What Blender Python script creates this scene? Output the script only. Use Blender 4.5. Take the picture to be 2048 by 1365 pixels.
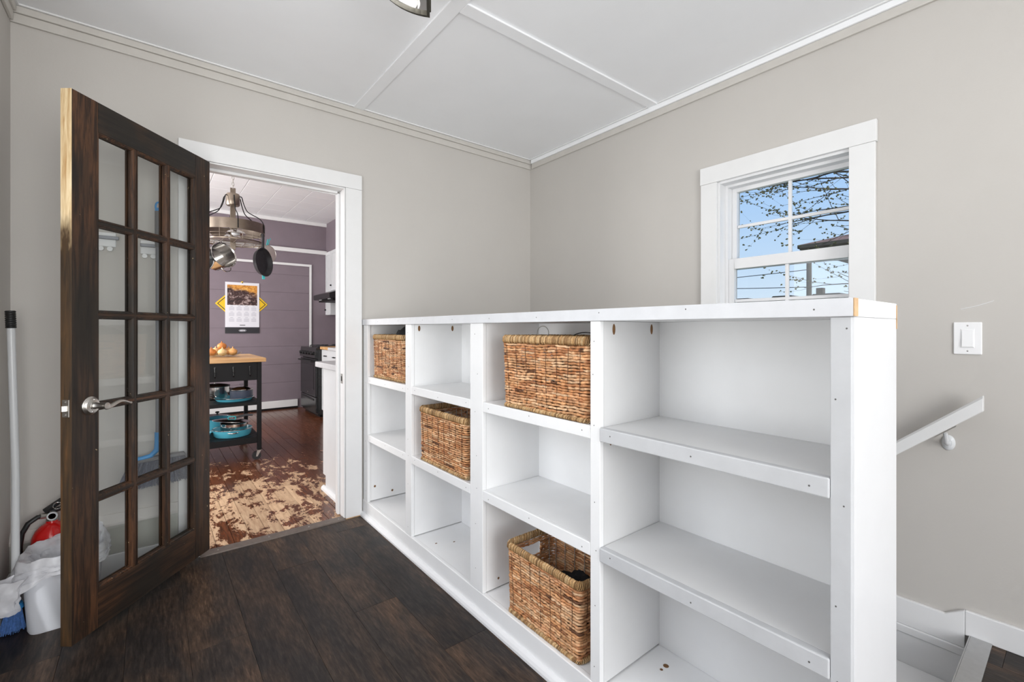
import bpy, bmesh, math, random
from mathutils import Vector, Matrix, noise
SC = bpy.context.scene
COL = SC.collection
R = math.radians
PI = math.pi
random.seed(7)
for o in list(bpy.data.objects): bpy.data.objects.remove(o)

# ------------------------------------------------------------------ camera, world, lights, exposure
CAM_H = 1.167
YAW = R(38.45)
cd = bpy.data.cameras.new('camera'); cam = bpy.data.objects.new('camera', cd); COL.objects.link(cam)
cam.location = (0, 0, CAM_H); cam.rotation_euler = (R(90), 0, -YAW)
cd.sensor_width = 36.0; cd.lens = 36.0*912/2048; cd.shift_y = -24.0/2048; cd.clip_start = 0.05; cd.clip_end = 400
SC.camera = cam
SC.view_settings.view_transform = 'Standard'; SC.view_settings.look = 'None'
SC.view_settings.gamma = 1.0; SC.view_settings.exposure = 0.04; SC.view_settings.use_curve_mapping = False

def srgb(r, g, b):
    def f(v):
        v /= 255.0
        return v/12.92 if v <= 0.04045 else ((v+0.055)/1.055)**2.4
    return (f(r), f(g), f(b), 1.0)

w = bpy.data.worlds.new('world'); SC.world = w; w.use_nodes = True
nt = w.node_tree; nt.nodes.clear()
wo = nt.nodes.new('ShaderNodeOutputWorld'); bg = nt.nodes.new('ShaderNodeBackground')
tc = nt.nodes.new('ShaderNodeTexCoord'); sx = nt.nodes.new('ShaderNodeSeparateXYZ'); cr = nt.nodes.new('ShaderNodeValToRGB')
nt.links.new(tc.outputs['Generated'], sx.inputs[0]); nt.links.new(sx.outputs['Z'], cr.inputs[0])
e = cr.color_ramp.elements
e[0].position = 0.0; e[0].color = srgb(226, 241, 253)
e[1].position = 0.9; e[1].color = srgb(105, 160, 235)
m_ = cr.color_ramp.elements.new(0.14); m_.color = srgb(196, 223, 252)
m_ = cr.color_ramp.elements.new(0.32); m_.color = srgb(156, 199, 249)
nt.links.new(cr.outputs[0], bg.inputs['Color']); bg.inputs['Strength'].default_value = 1.0
nt.links.new(bg.outputs[0], wo.inputs[0])

XL0 = -0.464
def area(name, loc, rot, sxx, syy, power, col=(1, 1, 1)):
    l = bpy.data.lights.new(name, 'AREA'); l.shape = 'RECTANGLE'; l.size = sxx; l.size_y = syy
    l.energy = power; l.color = col
    o = bpy.data.objects.new(name, l); COL.objects.link(o); o.location = loc; o.rotation_euler = rot
    return o
# daylight from the rear, left and kitchen windows, plus added fill lights
area('daylight_front_window', (0.33, -2.56, 1.35), (R(90), 0, 0), 1.5, 2.0, 86, (1.0, 0.992, 0.978))
area('fill_right_rear', (2.446+0.04, -1.45, 1.4), (R(90), 0, R(90)), 1.4, 1.6, 12, (1.0, 0.99, 0.975))  # added fill towards the back wall's left side; its window is made up
area('daylight_left_window', (XL0-0.04, 1.3, 1.25), (R(90), 0, R(-90)), 1.4, 1.5, 20, (1.0, 0.985, 0.96))
area('fill_left_rear', (XL0-0.04, -1.35, 1.4), (R(90), 0, R(-90)), 1.4, 1.5, 8, (1.0, 0.99, 0.975))  # added fill for bookcase front and right wall; its window is made up
area('daylight_kitchen_window', (-1.86, 5.3, 1.5), (R(90), 0, R(-90)), 2.2, 1.7, 140, (1.0, 0.99, 0.975))
area('fill_kitchen_side', (-1.15, 3.02, 1.5), (R(90), 0, R(0)), 1.0, 1.5, 38, (1.0, 0.99, 0.975))  # added fill light; the kitchen wall behind it is solid
def point(name, loc, power, rad, col=(1, 1, 1)):
    l = bpy.data.lights.new(name, 'POINT'); l.energy = power; l.shadow_soft_size = rad; l.color = col
    o = bpy.data.objects.new(name, l); COL.objects.link(o); o.location = loc
sl = bpy.data.lights.new('sun', 'SUN'); sl.energy = 2.2; sl.angle = R(1); so = bpy.data.objects.new('sun', sl); COL.objects.link(so)
so.rotation_euler = (R(38), R(-30), R(20))

# ------------------------------------------------------------------ materials
MATS = {}
def new_mat(name):
    m = bpy.data.materials.new(name); m.use_nodes = True
    return m, m.node_tree, m.node_tree.nodes['Principled BSDF']
def N(nt, t, **kw):
    n = nt.nodes.new(t)
    for k, v in kw.items(): setattr(n, k, v)
    return n
def coords(nt, scale=(1, 1, 1), kind='Object'):
    tc = N(nt, 'ShaderNodeTexCoord'); mp = N(nt, 'ShaderNodeMapping'); mp.inputs['Scale'].default_value = scale
    nt.links.new(tc.outputs[kind], mp.inputs['Vector']); return mp.outputs[0]
def noise_tex(nt, vec, scale, detail=4, rough=0.55, dist=0.0):
    n = N(nt, 'ShaderNodeTexNoise'); n.inputs['Scale'].default_value = scale; n.inputs['Detail'].default_value = detail
    n.inputs['Roughness'].default_value = rough; n.inputs['Distortion'].default_value = dist
    nt.links.new(vec, n.inputs['Vector']); return n.outputs['Fac']
def ramp(nt, fac, stops):
    r = N(nt, 'ShaderNodeValToRGB'); el = r.color_ramp.elements
    el[0].position = stops[0][0]; el[0].color = stops[0][1]
    el[1].position = stops[-1][0]; el[1].color = stops[-1][1]
    for p, c in stops[1:-1]:
        x = el.new(p); x.color = c
    nt.links.new(fac, r.inputs[0]); return r.outputs[0]
def mixc(nt, fac, a, b, mode='MIX'):
    m = N(nt, 'ShaderNodeMix'); m.data_type = 'RGBA'; m.blend_type = mode
    for s, v in ((m.inputs[0], fac), (m.inputs[6], a), (m.inputs[7], b)):
        if hasattr(v, 'links') or hasattr(v, 'is_linked'): nt.links.new(v, s)
        else: s.default_value = v
    return m.outputs[2]
def bump(nt, p, h, strength=0.2, dist=0.002):
    b = N(nt, 'ShaderNodeBump'); b.inputs['Strength'].default_value = strength; b.inputs['Distance'].default_value = dist
    nt.links.new(h, b.inputs['Height']); nt.links.new(b.outputs[0], p.inputs['Normal'])
def plain(name, col, rough=0.5, metal=0.0, var=0.06, scale=8, bmp=0.0, bscale=60, spec=0.5, coat=0.0):
    """procedural paint / plastic / metal: base colour with faint mottling and fine relief"""
    m, nt, p = new_mat(name)
    v = coords(nt)
    f = noise_tex(nt, v, scale, 5)
    dark = tuple(c*(1-var) for c in col[:3])+(1,); lite = tuple(min(1, c*(1+var)) for c in col[:3])+(1,)
    nt.links.new(ramp(nt, f, [(0.3, dark), (0.7, lite)]), p.inputs['Base Color'])
    p.inputs['Roughness'].default_value = rough; p.inputs['Metallic'].default_value = metal
    p.inputs['Specular IOR Level'].default_value = spec; p.inputs['Coat Weight'].default_value = coat
    if bmp: bump(nt, p, noise_tex(nt, v, bscale, 3), bmp)
    return m
def glass(name, tint=(1, 1, 1, 1), refl=0.06, rough=0.0):
    m = bpy.data.materials.new(name); m.use_nodes = True; nt = m.node_tree; nt.nodes.clear()
    o = N(nt, 'ShaderNodeOutputMaterial'); mx = N(nt, 'ShaderNodeMixShader'); t = N(nt, 'ShaderNodeBsdfTransparent'); g = N(nt, 'ShaderNodeBsdfGlossy')
    lw0 = N(nt, 'ShaderNodeLayerWeight'); lw0.inputs['Blend'].default_value = 0.5
    pw = N(nt, 'ShaderNodeMath', operation='POWER'); nt.links.new(lw0.outputs['Facing'], pw.inputs[0]); pw.inputs[1].default_value = 4.0
    lw = N(nt, 'ShaderNodeMath', operation='MULTIPLY_ADD'); nt.links.new(pw.outputs[0], lw.inputs[0]); lw.inputs[1].default_value = 0.5; lw.inputs[2].default_value = refl*0.2
    t.inputs[0].default_value = tint; g.inputs['Roughness'].default_value = rough
    nt.links.new(lw.outputs[0], mx.inputs[0]); nt.links.new(t.outputs[0], mx.inputs[1]); nt.links.new(g.outputs[0], mx.inputs[2]); nt.links.new(mx.outputs[0], o.inputs[0])
    return m
def wood_dark(name, scale):
    m, nt, p = new_mat(name)
    v = coords(nt, scale)
    grain = noise_tex(nt, v, 62, 6, 0.7, 0.4)
    big = noise_tex(nt, coords(nt, tuple(0.6+s*0.9 for s in scale)), 2.2, 3, 0.6, 0.6)
    c1 = ramp(nt, grain, [(0.28, srgb(20, 13, 9)), (0.46, srgb(52, 34, 22)), (0.58, srgb(92, 60, 38)), (0.68, srgb(40, 27, 18)), (0.8, srgb(70, 46, 28))])
    c2 = ramp(nt, grain, [(0.3, srgb(20, 18, 16)), (0.7, srgb(44, 37, 30))])
    mask = ramp(nt, big, [(0.38, (0, 0, 0, 1)), (0.66, (1, 1, 1, 1))])
    base = mixc(nt, mask, c2, c1)
    fl = noise_tex(nt, coords(nt, tuple(0.5+s*0.4 for s in scale)), 90, 2, 0.5)
    flm = ramp(nt, fl, [(0.745, (0, 0, 0, 1)), (0.765, (1, 1, 1, 1))])
    nt.links.new(mixc(nt, flm, base, srgb(190, 170, 130)), p.inputs['Base Color'])
    p.inputs['Roughness'].default_value = 0.5; p.inputs['Specular IOR Level'].default_value = 0.35
    bump(nt, p, grain, 0.25, 0.001)
    return m
M = {}
M['wall'] = plain('greige_wall_paint', srgb(196, 192, 187), 0.75, var=0.015, scale=3, bmp=0.12, bscale=140)
M['ceiling'] = plain('white_ceiling_paint', srgb(243, 244, 246), 0.7, var=0.012, scale=4, bmp=0.1, bscale=90)
M['crown'] = plain('greige_crown_paint', srgb(200, 196, 190), 0.55, var=0.03, scale=14, bmp=0.2, bscale=30)
M['white'] = plain('white_gloss_paint', srgb(231, 231, 232), 0.35, var=0.012, scale=9, bmp=0.06, bscale=50)
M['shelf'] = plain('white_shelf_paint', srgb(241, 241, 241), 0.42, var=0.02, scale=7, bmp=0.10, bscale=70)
M['shelf_shade2'] = plain('deeper_shaded_white_board', srgb(196, 197, 199), 0.5, var=0.035, scale=18, bmp=0.15, bscale=70)  # white board; weaker light at the right column is mixed into this grey
M['shelf_shade'] = plain('shaded_white_board', srgb(216, 217, 220), 0.5, var=0.035, scale=18, bmp=0.15, bscale=70)  # white nosing; shading of the front edge is put into this grey
M['trimwhite'] = plain('white_trim_paint', srgb(230, 230, 230), 0.4, var=0.012, scale=12, bmp=0.08, bscale=60)
M['base_green'] = plain('dull_grey_green_paint', srgb(178, 178, 170), 0.6, var=0.02)
M['purple'] = plain('mauve_wall_paint', srgb(128, 116, 124), 0.62, var=0.05, scale=4, bmp=0.2, bscale=50)
M['rawwood'] = plain('raw_end_grain', srgb(200, 165, 125), 0.7, var=0.15, scale=60)
M['plug'] = plain('brown_wood_plug', srgb(120, 84, 48), 0.7, var=0.2, scale=90)
M['nail'] = plain('dark_nail_head', srgb(95, 92, 90), 0.5, var=0.1)
M['nickel'] = plain('satin_nickel', srgb(190, 186, 180), 0.28, 1.0, var=0.03, scale=20)
M['steel'] = plain('polished_steel', srgb(205, 203, 200), 0.16, 1.0, var=0.05, scale=15)
M['bronze'] = plain('brushed_bronze_steel', srgb(150, 138, 125), 0.33, 1.0, var=0.08, scale=20)
M['blackmetal'] = plain('black_painted_metal', srgb(18, 18, 20), 0.5, 0.0, var=0.1, spec=0.25)
M['castiron'] = plain('seasoned_cast_iron', srgb(52, 52, 55), 0.5, 0.3, var=0.2, scale=25)
M['blackplastic'] = plain('black_plastic', srgb(28, 28, 29), 0.45, var=0.1)
M['blackglass'] = plain('black_oven_glass', srgb(20, 22, 24), 0.12, var=0.05)
M['blackenamel'] = plain('black_enamel', srgb(30, 31, 32), 0.25, var=0.05)
M['plastic_white'] = plain('white_bin_plastic', srgb(222, 224, 230), 0.4, var=0.02)
M['switchw'] = plain('white_switch_plastic', srgb(242, 242, 243), 0.35, var=0.01)
M['red'] = plain('red_enamel', srgb(205, 22, 20), 0.22, var=0.05, coat=0.4)
M['teal'] = plain('turquoise_enamel', srgb(92, 190, 214), 0.25, var=0.05, coat=0.3)
M['tealplastic'] = plain('turquoise_plastic', srgb(70, 200, 205), 0.4, var=0.04)
M['slate'] = plain('grey_blue_nonstick', srgb(74, 80, 96), 0.4, var=0.06)
M['blue'] = plain('bright_blue_plastic', srgb(60, 150, 215), 0.4, var=0.05)
M['bluebristle'] = plain('blue_bristles', srgb(95, 135, 195), 0.6, var=0.3, scale=120)
M['greybristle'] = plain('grey_bristles', srgb(138, 141, 155), 0.6, var=0.25, scale=120)
M['greypole'] = plain('grey_metal_pole', srgb(128, 130, 137), 0.35, 0.2, var=0.03)
M['greygrip'] = plain('grey_rubber_grip', srgb(115, 115, 118), 0.6, var=0.04)
M['offwhite'] = plain('off_white_enamel', srgb(214, 216, 218), 0.3, var=0.02)
M['yellow'] = plain('yellow_sign_paint', srgb(232, 190, 30), 0.4, var=0.04)
M['black'] = plain('black_cloth', srgb(16, 17, 20), 0.9, var=0.2)
M['greycount'] = plain('pale_grey_countertop', srgb(200, 200, 202), 0.35, var=0.07, scale=50)
M['threshold'] = plain('worn_grey_metal_strip', srgb(116, 106, 99), 0.42, 0.5, var=0.12, scale=40)
M['nosing'] = plain('brushed_nosing_strip', srgb(180, 180, 180), 0.35, 0.6, var=0.05, scale=40)
M['bark'] = plain('tree_bark', srgb(78, 66, 56), 0.85, var=0.25, scale=30)
M['bud'] = plain('spring_buds', srgb(120, 112, 66), 0.7, var=0.35, scale=6)
M['roof'] = plain('brown_shingle_roof', srgb(150, 112, 92), 0.85, var=0.12, scale=5)
M['fascia'] = plain('dark_eave_wood', srgb(96, 84, 70), 0.8, var=0.2)
M['siding'] = plain('grey_siding', srgb(140, 135, 122), 0.8, var=0.1)
M['ground'] = plain('grass_ground', srgb(110, 118, 84), 0.9, var=0.25, scale=0.4)
M['onion'] = plain('onion_skin', srgb(222, 165, 100), 0.4, var=0.25, scale=18)
M['butcher'] = None
M['glass'] = glass('window_glass', (0.98, 0.99, 0.99, 1), 0.12)
M['doorglass'] = glass('door_glass', (0.955, 0.965, 0.96, 1), 0.16)
M['clearglass'] = glass('clear_bowl_glass', (0.9, 0.92, 0.93, 1), 0.25)
M['shadeglass'] = glass('smoky_lamp_glass', (0.62, 0.61, 0.60, 1), 0.3, 0.08)
M['shelf_dim'] = plain('dimmed_shelf_paint', srgb(221, 221, 221), 0.42, var=0.02, scale=7, bmp=0.10, bscale=70)  # shelf white toned down for the right column, its dimmer light painted in
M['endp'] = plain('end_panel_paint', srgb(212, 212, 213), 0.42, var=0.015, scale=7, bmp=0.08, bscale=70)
M['door_v'] = wood_dark('dark_stained_wood_upright', (1, 1, 0.06))
M['door_h'] = wood_dark('dark_stained_wood_level', (0.06, 1, 1))
# butcher block
m, nt_, p = new_mat('butcher_block'); v = coords(nt_, (0.25, 3, 3)); g = noise_tex(nt_, v, 12, 4)
nt_.links.new(ramp(nt_, g, [(0.3, srgb(176, 126, 76)), (0.55, srgb(214, 168, 112)), (0.75, srgb(228, 188, 138))]), p.inputs['Base Color']); p.inputs['Roughness'].default_value = 0.4
M['butcher'] = m
# free edge of the door: raw pine at the top, stained lower down
m, nt_, p = new_mat('door_edge_wood'); v = coords(nt_, (1, 1, 0.08)); g = noise_tex(nt_, v, 60, 4, 0.6, 0.4)
raw = ramp(nt_, g, [(0.35, srgb(178, 140, 92)), (0.6, srgb(222, 200, 160)), (0.8, srgb(236, 222, 196))])
dk = ramp(nt_, g, [(0.3, srgb(32, 24, 14)), (0.6, srgb(72, 50, 26)), (0.8, srgb(110, 72, 36))])
tcn = N(nt_, 'ShaderNodeTexCoord'); sp = N(nt_, 'ShaderNodeSeparateXYZ'); nt_.links.new(tcn.outputs['Object'], sp.inputs[0])
ad = N(nt_, 'ShaderNodeMath', operation='MULTIPLY_ADD'); nt_.links.new(noise_tex(nt_, coords(nt_, (1, 1, 0.3)), 30, 3), ad.inputs[0]); ad.inputs[1].default_value = 0.35; nt_.links.new(sp.outputs['Z'], ad.inputs[2])
mk = ramp(nt_, ad.outputs[0], [(0.0, (0, 0, 0, 1)), (1.0, (1, 1, 1, 1))]); 
mr = N(nt_, 'ShaderNodeMapRange'); mr.inputs['From Min'].default_value = 1.62; mr.inputs['From Max'].default_value = 1.78; nt_.links.new(ad.outputs[0], mr.inputs['Value'])
nt_.links.new(mixc(nt_, mr.outputs[0], dk, raw), p.inputs['Base Color']); p.inputs['Roughness'].default_value = 0.6
M['door_edge'] = m
# laminate planks: colour differs plank by plank through the object's random value
m, nt_, p = new_mat('dark_laminate'); oi = N(nt_, 'ShaderNodeObjectInfo')
tcn = N(nt_, 'ShaderNodeTexCoord'); cmb = N(nt_, 'ShaderNodeVectorMath', operation='ADD'); sc3 = N(nt_, 'ShaderNodeVectorMath', operation='SCALE')
cx_ = N(nt_, 'ShaderNodeCombineXYZ'); nt_.links.new(oi.outputs['Random'], cx_.inputs[0]); nt_.links.new(oi.outputs['Random'], cx_.inputs[1])
nt_.links.new(cx_.outputs[0], sc3.inputs[0]); sc3.inputs['Scale'].default_value = 37.0
nt_.links.new(tcn.outputs['Object'], cmb.inputs[0]); nt_.links.new(sc3.outputs[0], cmb.inputs[1])
mp = N(nt_, 'ShaderNodeMapping'); mp.inputs['Scale'].default_value = (1, 0.12, 1); nt_.links.new(cmb.outputs[0], mp.inputs[0])
mp2 = N(nt_, 'ShaderNodeMapping'); mp2.inputs['Scale'].default_value = (1, 0.28, 1); nt_.links.new(cmb.outputs[0], mp2.inputs[0])
fine = noise_tex(nt_, mp.outputs[0], 95, 6, 0.7, 0.2); big = noise_tex(nt_, mp2.outputs[0], 7.5, 4, 0.6, 0.5)
c1 = ramp(nt_, fine, [(0.3, srgb(24, 22, 21)), (0.52, srgb(48, 42, 39)), (0.75, srgb(74, 65, 58))])
c2 = ramp(nt_, fine, [(0.3, srgb(36, 27, 22)), (0.55, srgb(84, 66, 53)), (0.8, srgb(130, 104, 82))])
mk = ramp(nt_, big, [(0.42, (0, 0, 0, 1)), (0.66, (1, 1, 1, 1))])
cc = mixc(nt_, mk, c1, c2)
tint = ramp(nt_, oi.outputs['Random'], [(0.0, (0.72, 0.74, 0.77, 1)), (0.5, (1, 0.98, 0.96, 1)), (1.0, (1.12, 1.08, 1.03, 1))])
nt_.links.new(mixc(nt_, 1.0, cc, tint, 'MULTIPLY'), p.inputs['Base Color'])
p.inputs['Roughness'].default_value = 0.46; p.inputs['Specular IOR Level'].default_value = 0.28; bump(nt_, p, fine, 0.35, 0.0008)
M['laminate'] = m
# old kitchen strip floor with the varnish worn through near the doorway
m, nt_, p = new_mat('worn_varnished_strip_floor'); v = coords(nt_, (1, 0.1, 1)); g = noise_tex(nt_, v, 60, 5, 0.65)
oi = N(nt_, 'ShaderNodeObjectInfo')
dk = ramp(nt_, g, [(0.3, srgb(66, 36, 22)), (0.55, srgb(106, 62, 40)), (0.75, srgb(132, 84, 56))])
lt = ramp(nt_, g, [(0.3, srgb(170, 136, 106)), (0.6, srgb(204, 174, 142)), (0.8, srgb(218, 192, 164))])
tcn = N(nt_, 'ShaderNodeTexCoord'); vd = N(nt_, 'ShaderNodeVectorMath', operation='DISTANCE')
mpp = N(nt_, 'ShaderNodeMapping'); mpp.inputs['Scale'].default_value = (1.45, 1, 1); nt_.links.new(tcn.outputs['Object'], mpp.inputs[0])
nt_.links.new(mpp.outputs[0], vd.inputs[0]); vd.inputs[1].default_value = (0.58*1.45, 3.42, 0)
wn = noise_tex(nt_, coords(nt_, (1, 0.5, 1)), 9.5, 10, 0.76, 0.25)
a1 = N(nt_, 'ShaderNodeMath', operation='MULTIPLY_ADD'); nt_.links.new(vd.outputs['Value'], a1.inputs[0]); a1.inputs[1].default_value = -0.125; nt_.links.new(wn, a1.inputs[2])
mr = N(nt_, 'ShaderNodeMapRange'); mr.inputs['From Min'].default_value = 0.432; mr.inputs['From Max'].default_value = 0.446; nt_.links.new(a1.outputs[0], mr.inputs['Value'])
base = mixc(nt_, mr.outputs[0], dk, lt)
tint = ramp(nt_, oi.outputs['Random'], [(0.0, (0.76, 0.73, 0.70, 1)), (1.0, (1.10, 1.08, 1.05, 1))])
nt_.links.new(mixc(nt_, 1.0, base, tint, 'MULTIPLY'), p.inputs['Base Color'])
rr = N(nt_, 'ShaderNodeMapRange'); rr.inputs['To Min'].default_value = 0.22; rr.inputs['To Max'].default_value = 0.6; nt_.links.new(mr.outputs[0], rr.inputs['Value']); nt_.links.new(rr.outputs[0], p.inputs['Roughness'])
bump(nt_, p, a1.outputs[0], 0.25, 0.002)
M['stripfloor'] = m
# basket fibre: colour attribute from the strand, plus fine fibre streaks
def fibre(name, gain=1.0):
    m, nt_, p = new_mat(name); at = N(nt_, 'ShaderNodeAttribute'); at.attribute_name = 'strand'
    v = coords(nt_, (1, 1, 1)); g = noise_tex(nt_, v, 160, 4, 0.7)
    st = ramp(nt_, g, [(0.3, (0.62*gain, 0.58*gain, 0.54*gain, 1)), (0.6, (1.05*gain, 1.02*gain, 1*gain, 1))])
    nt_.links.new(mixc(nt_, 1.0, at.outputs['Color'], st, 'MULTIPLY'), p.inputs['Base Color'])
    p.inputs['Roughness'].default_value = 0.62; bump(nt_, p, g, 0.4, 0.001); return m
M['fibre'] = fibre('water_hyacinth_fibre')
M['thread'] = plain('dark_binding_thread', srgb(70, 42, 26), 0.8, var=0.2)
M['wire'] = plain('pale_wire', srgb(200, 198, 192), 0.35, 0.6, var=0.03)
# calendar picture: an abstract warm over dark print
m, nt_, p = new_mat('calendar_print'); v = coords(nt_, (1, 1, 1), 'Generated'); 
sp = N(nt_, 'ShaderNodeSeparateXYZ'); nt_.links.new(v, sp.inputs[0])
g = noise_tex(nt_, v, 7, 8, 0.7, 1.5)
warm = ramp(nt_, g, [(0.3, srgb(120, 62, 24)), (0.5, srgb(214, 146, 60)), (0.7, srgb(240, 198, 110))])
darkc = ramp(nt_, g, [(0.35, srgb(22, 18, 20)), (0.52, srgb(70, 42, 40)), (0.62, srgb(190, 170, 165)), (0.75, srgb(60, 58, 60))])
a1 = N(nt_, 'ShaderNodeMath', operation='MULTIPLY_ADD'); xz = N(nt_, 'ShaderNodeMath', operation='MULTIPLY_ADD'); nt_.links.new(sp.outputs['X'], xz.inputs[0]); xz.inputs[1].default_value = 0.45; nt_.links.new(sp.outputs['Z'], xz.inputs[2])
nt_.links.new(xz.outputs[0], a1.inputs[0]); a1.inputs[1].default_value = 1.0
nt_.links.new(noise_tex(nt_, v, 2.5, 3), a1.inputs[2])
mr = N(nt_, 'ShaderNodeMapRange'); mr.inputs['From Min'].default_value = 1.32; mr.inputs['From Max'].default_value = 1.55; nt_.links.new(a1.outputs[0], mr.inputs['Value'])
nt_.links.new(mixc(nt_, mr.outputs[0], darkc, warm), p.inputs['Base Color']); p.inputs['Roughness'].default_value = 0.35
M['print'] = m
M['paper'] = plain('calendar_paper', srgb(226, 226, 232), 0.6, var=0.01)
M['ink'] = plain('grey_ink', srgb(168, 168, 180), 0.6, var=0.05)
M['darkink'] = plain('dark_ink', srgb(40, 40, 44), 0.5, var=0.05)
# crumpled bag film
m = bpy.data.materials.new('white_bag_film'); m.use_nodes = True; nt_ = m.node_tree; p = nt_.nodes['Principled BSDF']; o_ = nt_.nodes['Material Output']
p.inputs['Base Color'].default_value = srgb(240, 240, 244); p.inputs['Roughness'].default_value = 0.35
tr = N(nt_, 'ShaderNodeBsdfTranslucent'); tr.inputs[0].default_value = srgb(240, 240, 244); tp = N(nt_, 'ShaderNodeBsdfTransparent')
m1 = N(nt_, 'ShaderNodeMixShader'); m1.inputs[0].default_value = 0.3; m2 = N(nt_, 'ShaderNodeMixShader')
nf = noise_tex(nt_, coords(nt_), 14, 3); mr = N(nt_, 'ShaderNodeMapRange'); mr.inputs['To Min'].default_value = 0.02; mr.inputs['To Max'].default_value = 0.38; mr.inputs['From Min'].default_value = .35; mr.inputs['From Max'].default_value = .7
nt_.links.new(nf, mr.inputs['Value']); nt_.links.new(mr.outputs[0], m2.inputs[0])
nt_.links.new(p.outputs[0], m1.inputs[1]); nt_.links.new(tr.outputs[0], m1.inputs[2]); nt_.links.new(m1.outputs[0], m2.inputs[1]); nt_.links.new(tp.outputs[0], m2.inputs[2]); nt_.links.new(m2.outputs[0], o_.inputs[0])
M['bag'] = m
m, nt_, p = new_mat('lamp_bulb'); p.inputs['Base Color'].default_value = (1, 1, 1, 1); p.inputs['Emission Color'].default_value = (1, 0.98, 0.95, 1); p.inputs['Emission Strength'].default_value = 14.0
M['bulb'] = m

# ------------------------------------------------------------------ geometry helpers
ROOT = {}
class G:
    """collects shapes (world coordinates) for one mesh object"""
    def __init__(s): s.v = []; s.f = []
    def add(s, vs, fs):
        n = len(s.v); s.v += [tuple(v) for v in vs]; s.f += [tuple(i+n for i in f) for f in fs]; return s
    def box(s, x0, x1, y0, y1, z0, z1, mat=None):
        x0, x1 = min(x0, x1), max(x0, x1); y0, y1 = min(y0, y1), max(y0, y1); z0, z1 = min(z0, z1), max(z0, z1)
        vs = [Vector((x, y, z)) for z in (z0, z1) for y in (y0, y1) for x in (x0, x1)]
        if mat is not None: vs = [mat @ v for v in vs]
        return s.add(vs, [(0, 2, 3, 1), (4, 5, 7, 6), (0, 1, 5, 4), (2, 6, 7, 3), (0, 4, 6, 2), (1, 3, 7, 5)])
    def prism(s, poly, axis, a, b, mat=None):
        """extrude a 2-D polygon along axis from a to b; poly in the two other axes in order"""
        n = len(poly); vs = []
        for t in (a, b):
            for p, q in poly:
                vs.append(Vector({'x': (t, p, q), 'y': (p, t, q), 'z': (p, q, t)}[axis]))
        if mat is not None: vs = [mat @ v for v in vs]
        return s.add(vs, [tuple(range(n)), tuple(range(2*n-1, n-1, -1))]+[(i, (i+1) % n+0, (i+1) % n+n, i+n)[::-1] for i in range(n)])
    def tube(s, pts, r, seg=8, closed=False, cap=True):
        pts = [Vector(p) for p in pts]; n = len(pts)
        rs = r if isinstance(r, (list, tuple)) else [r]*n
        rings = []; up = Vector((0, 0, 1)); prev = None
        for i, p in enumerate(pts):
            if closed: t = pts[(i+1) % n]-pts[i-1]
            else: t = pts[min(i+1, n-1)]-pts[max(i-1, 0)]
            if t.length < 1e-9: t = Vector((0, 0, 1))
            t.normalize()
            if prev is None:
                a = up if abs(t.z) < 0.9 else Vector((1, 0, 0)); u = t.cross(a).normalized()
            else:
                u = prev-t*prev.dot(t)
                u = u.normalized() if u.length > 1e-6 else t.orthogonal().normalized()
            prev = u; v = t.cross(u)
            rings.append([p+(u*math.cos(2*PI*k/seg)+v*math.sin(2*PI*k/seg))*rs[i] for k in range(seg)])
        vs = [q for rg in rings for q in rg]; fs = []
        m_ = n if closed else n-1
        for i in range(m_):
            j = (i+1) % n
            for k in range(seg):
                l = (k+1) % seg; fs.append((i*seg+k, i*seg+l, j*seg+l, j*seg+k))
        if cap and not closed: fs += [tuple(range(seg))[::-1], tuple(range((n-1)*seg, n*seg))]
        return s.add(vs, fs)
    def cyl(s, p0, p1, r0, r1=None, seg=20):
        return s.tube([p0, p1], [r0, r0 if r1 is None else r1], seg)
    def lathe(s, prof, mat=None, seg=28, closed=False, center=(0, 0, 0)):
        """profile of (radius, height) turned about local z, then moved by mat or centre"""
        mt = mat if mat is not None else Matrix.Translation(center); vs = []; fs = []; n = len(prof)
        for r, z in prof:
            for k in range(seg):
                a = 2*PI*k/seg; vs.append(mt @ Vector((r*math.cos(a), r*math.sin(a), z)))
        for i in range(n-1):
            for k in range(seg):
                l = (k+1) % seg; fs.append((i*seg+k, i*seg+l, (i+1)*seg+l, (i+1)*seg+k))
        if prof[0][0] > 1e-5 and not closed: fs.append(tuple(range(seg))[::-1])
        if prof[-1][0] > 1e-5 and not closed: fs.append(tuple(range((n-1)*seg, n*seg)))
        return s.add(vs, fs)
    def sphere(s, c, r, seg=14, rings=9, sc=(1, 1, 1), mat=None):
        mt = Matrix.Translation(c) @ (mat if mat is not None else Matrix()) @ Matrix.Diagonal((sc[0], sc[1], sc[2], 1))
        return s.lathe([(max(1e-6, r*math.sin(PI*i/rings)), -r*math.cos(PI*i/rings)) for i in range(rings+1)], mt, seg, True)
def mesh_of(g, name, inv=None, smooth=False):
    me = bpy.data.meshes.new(name)
    vs = [tuple(inv @ Vector(v)) for v in g.v] if inv is not None else g.v
    me.from_pydata(vs, [], g.f); me.validate()
    bm = bmesh.new(); bm.from_mesh(me); bmesh.ops.remove_doubles(bm, verts=bm.verts, dist=1e-7); bmesh.ops.recalc_face_normals(bm, faces=bm.faces); bm.to_mesh(me); bm.free()
    if smooth:
        for p in me.polygons: p.use_smooth = True
        me.set_sharp_from_angle(angle=R(40))
    return me
def rootof(o):
    while o.parent: o = o.parent
    return o
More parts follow.
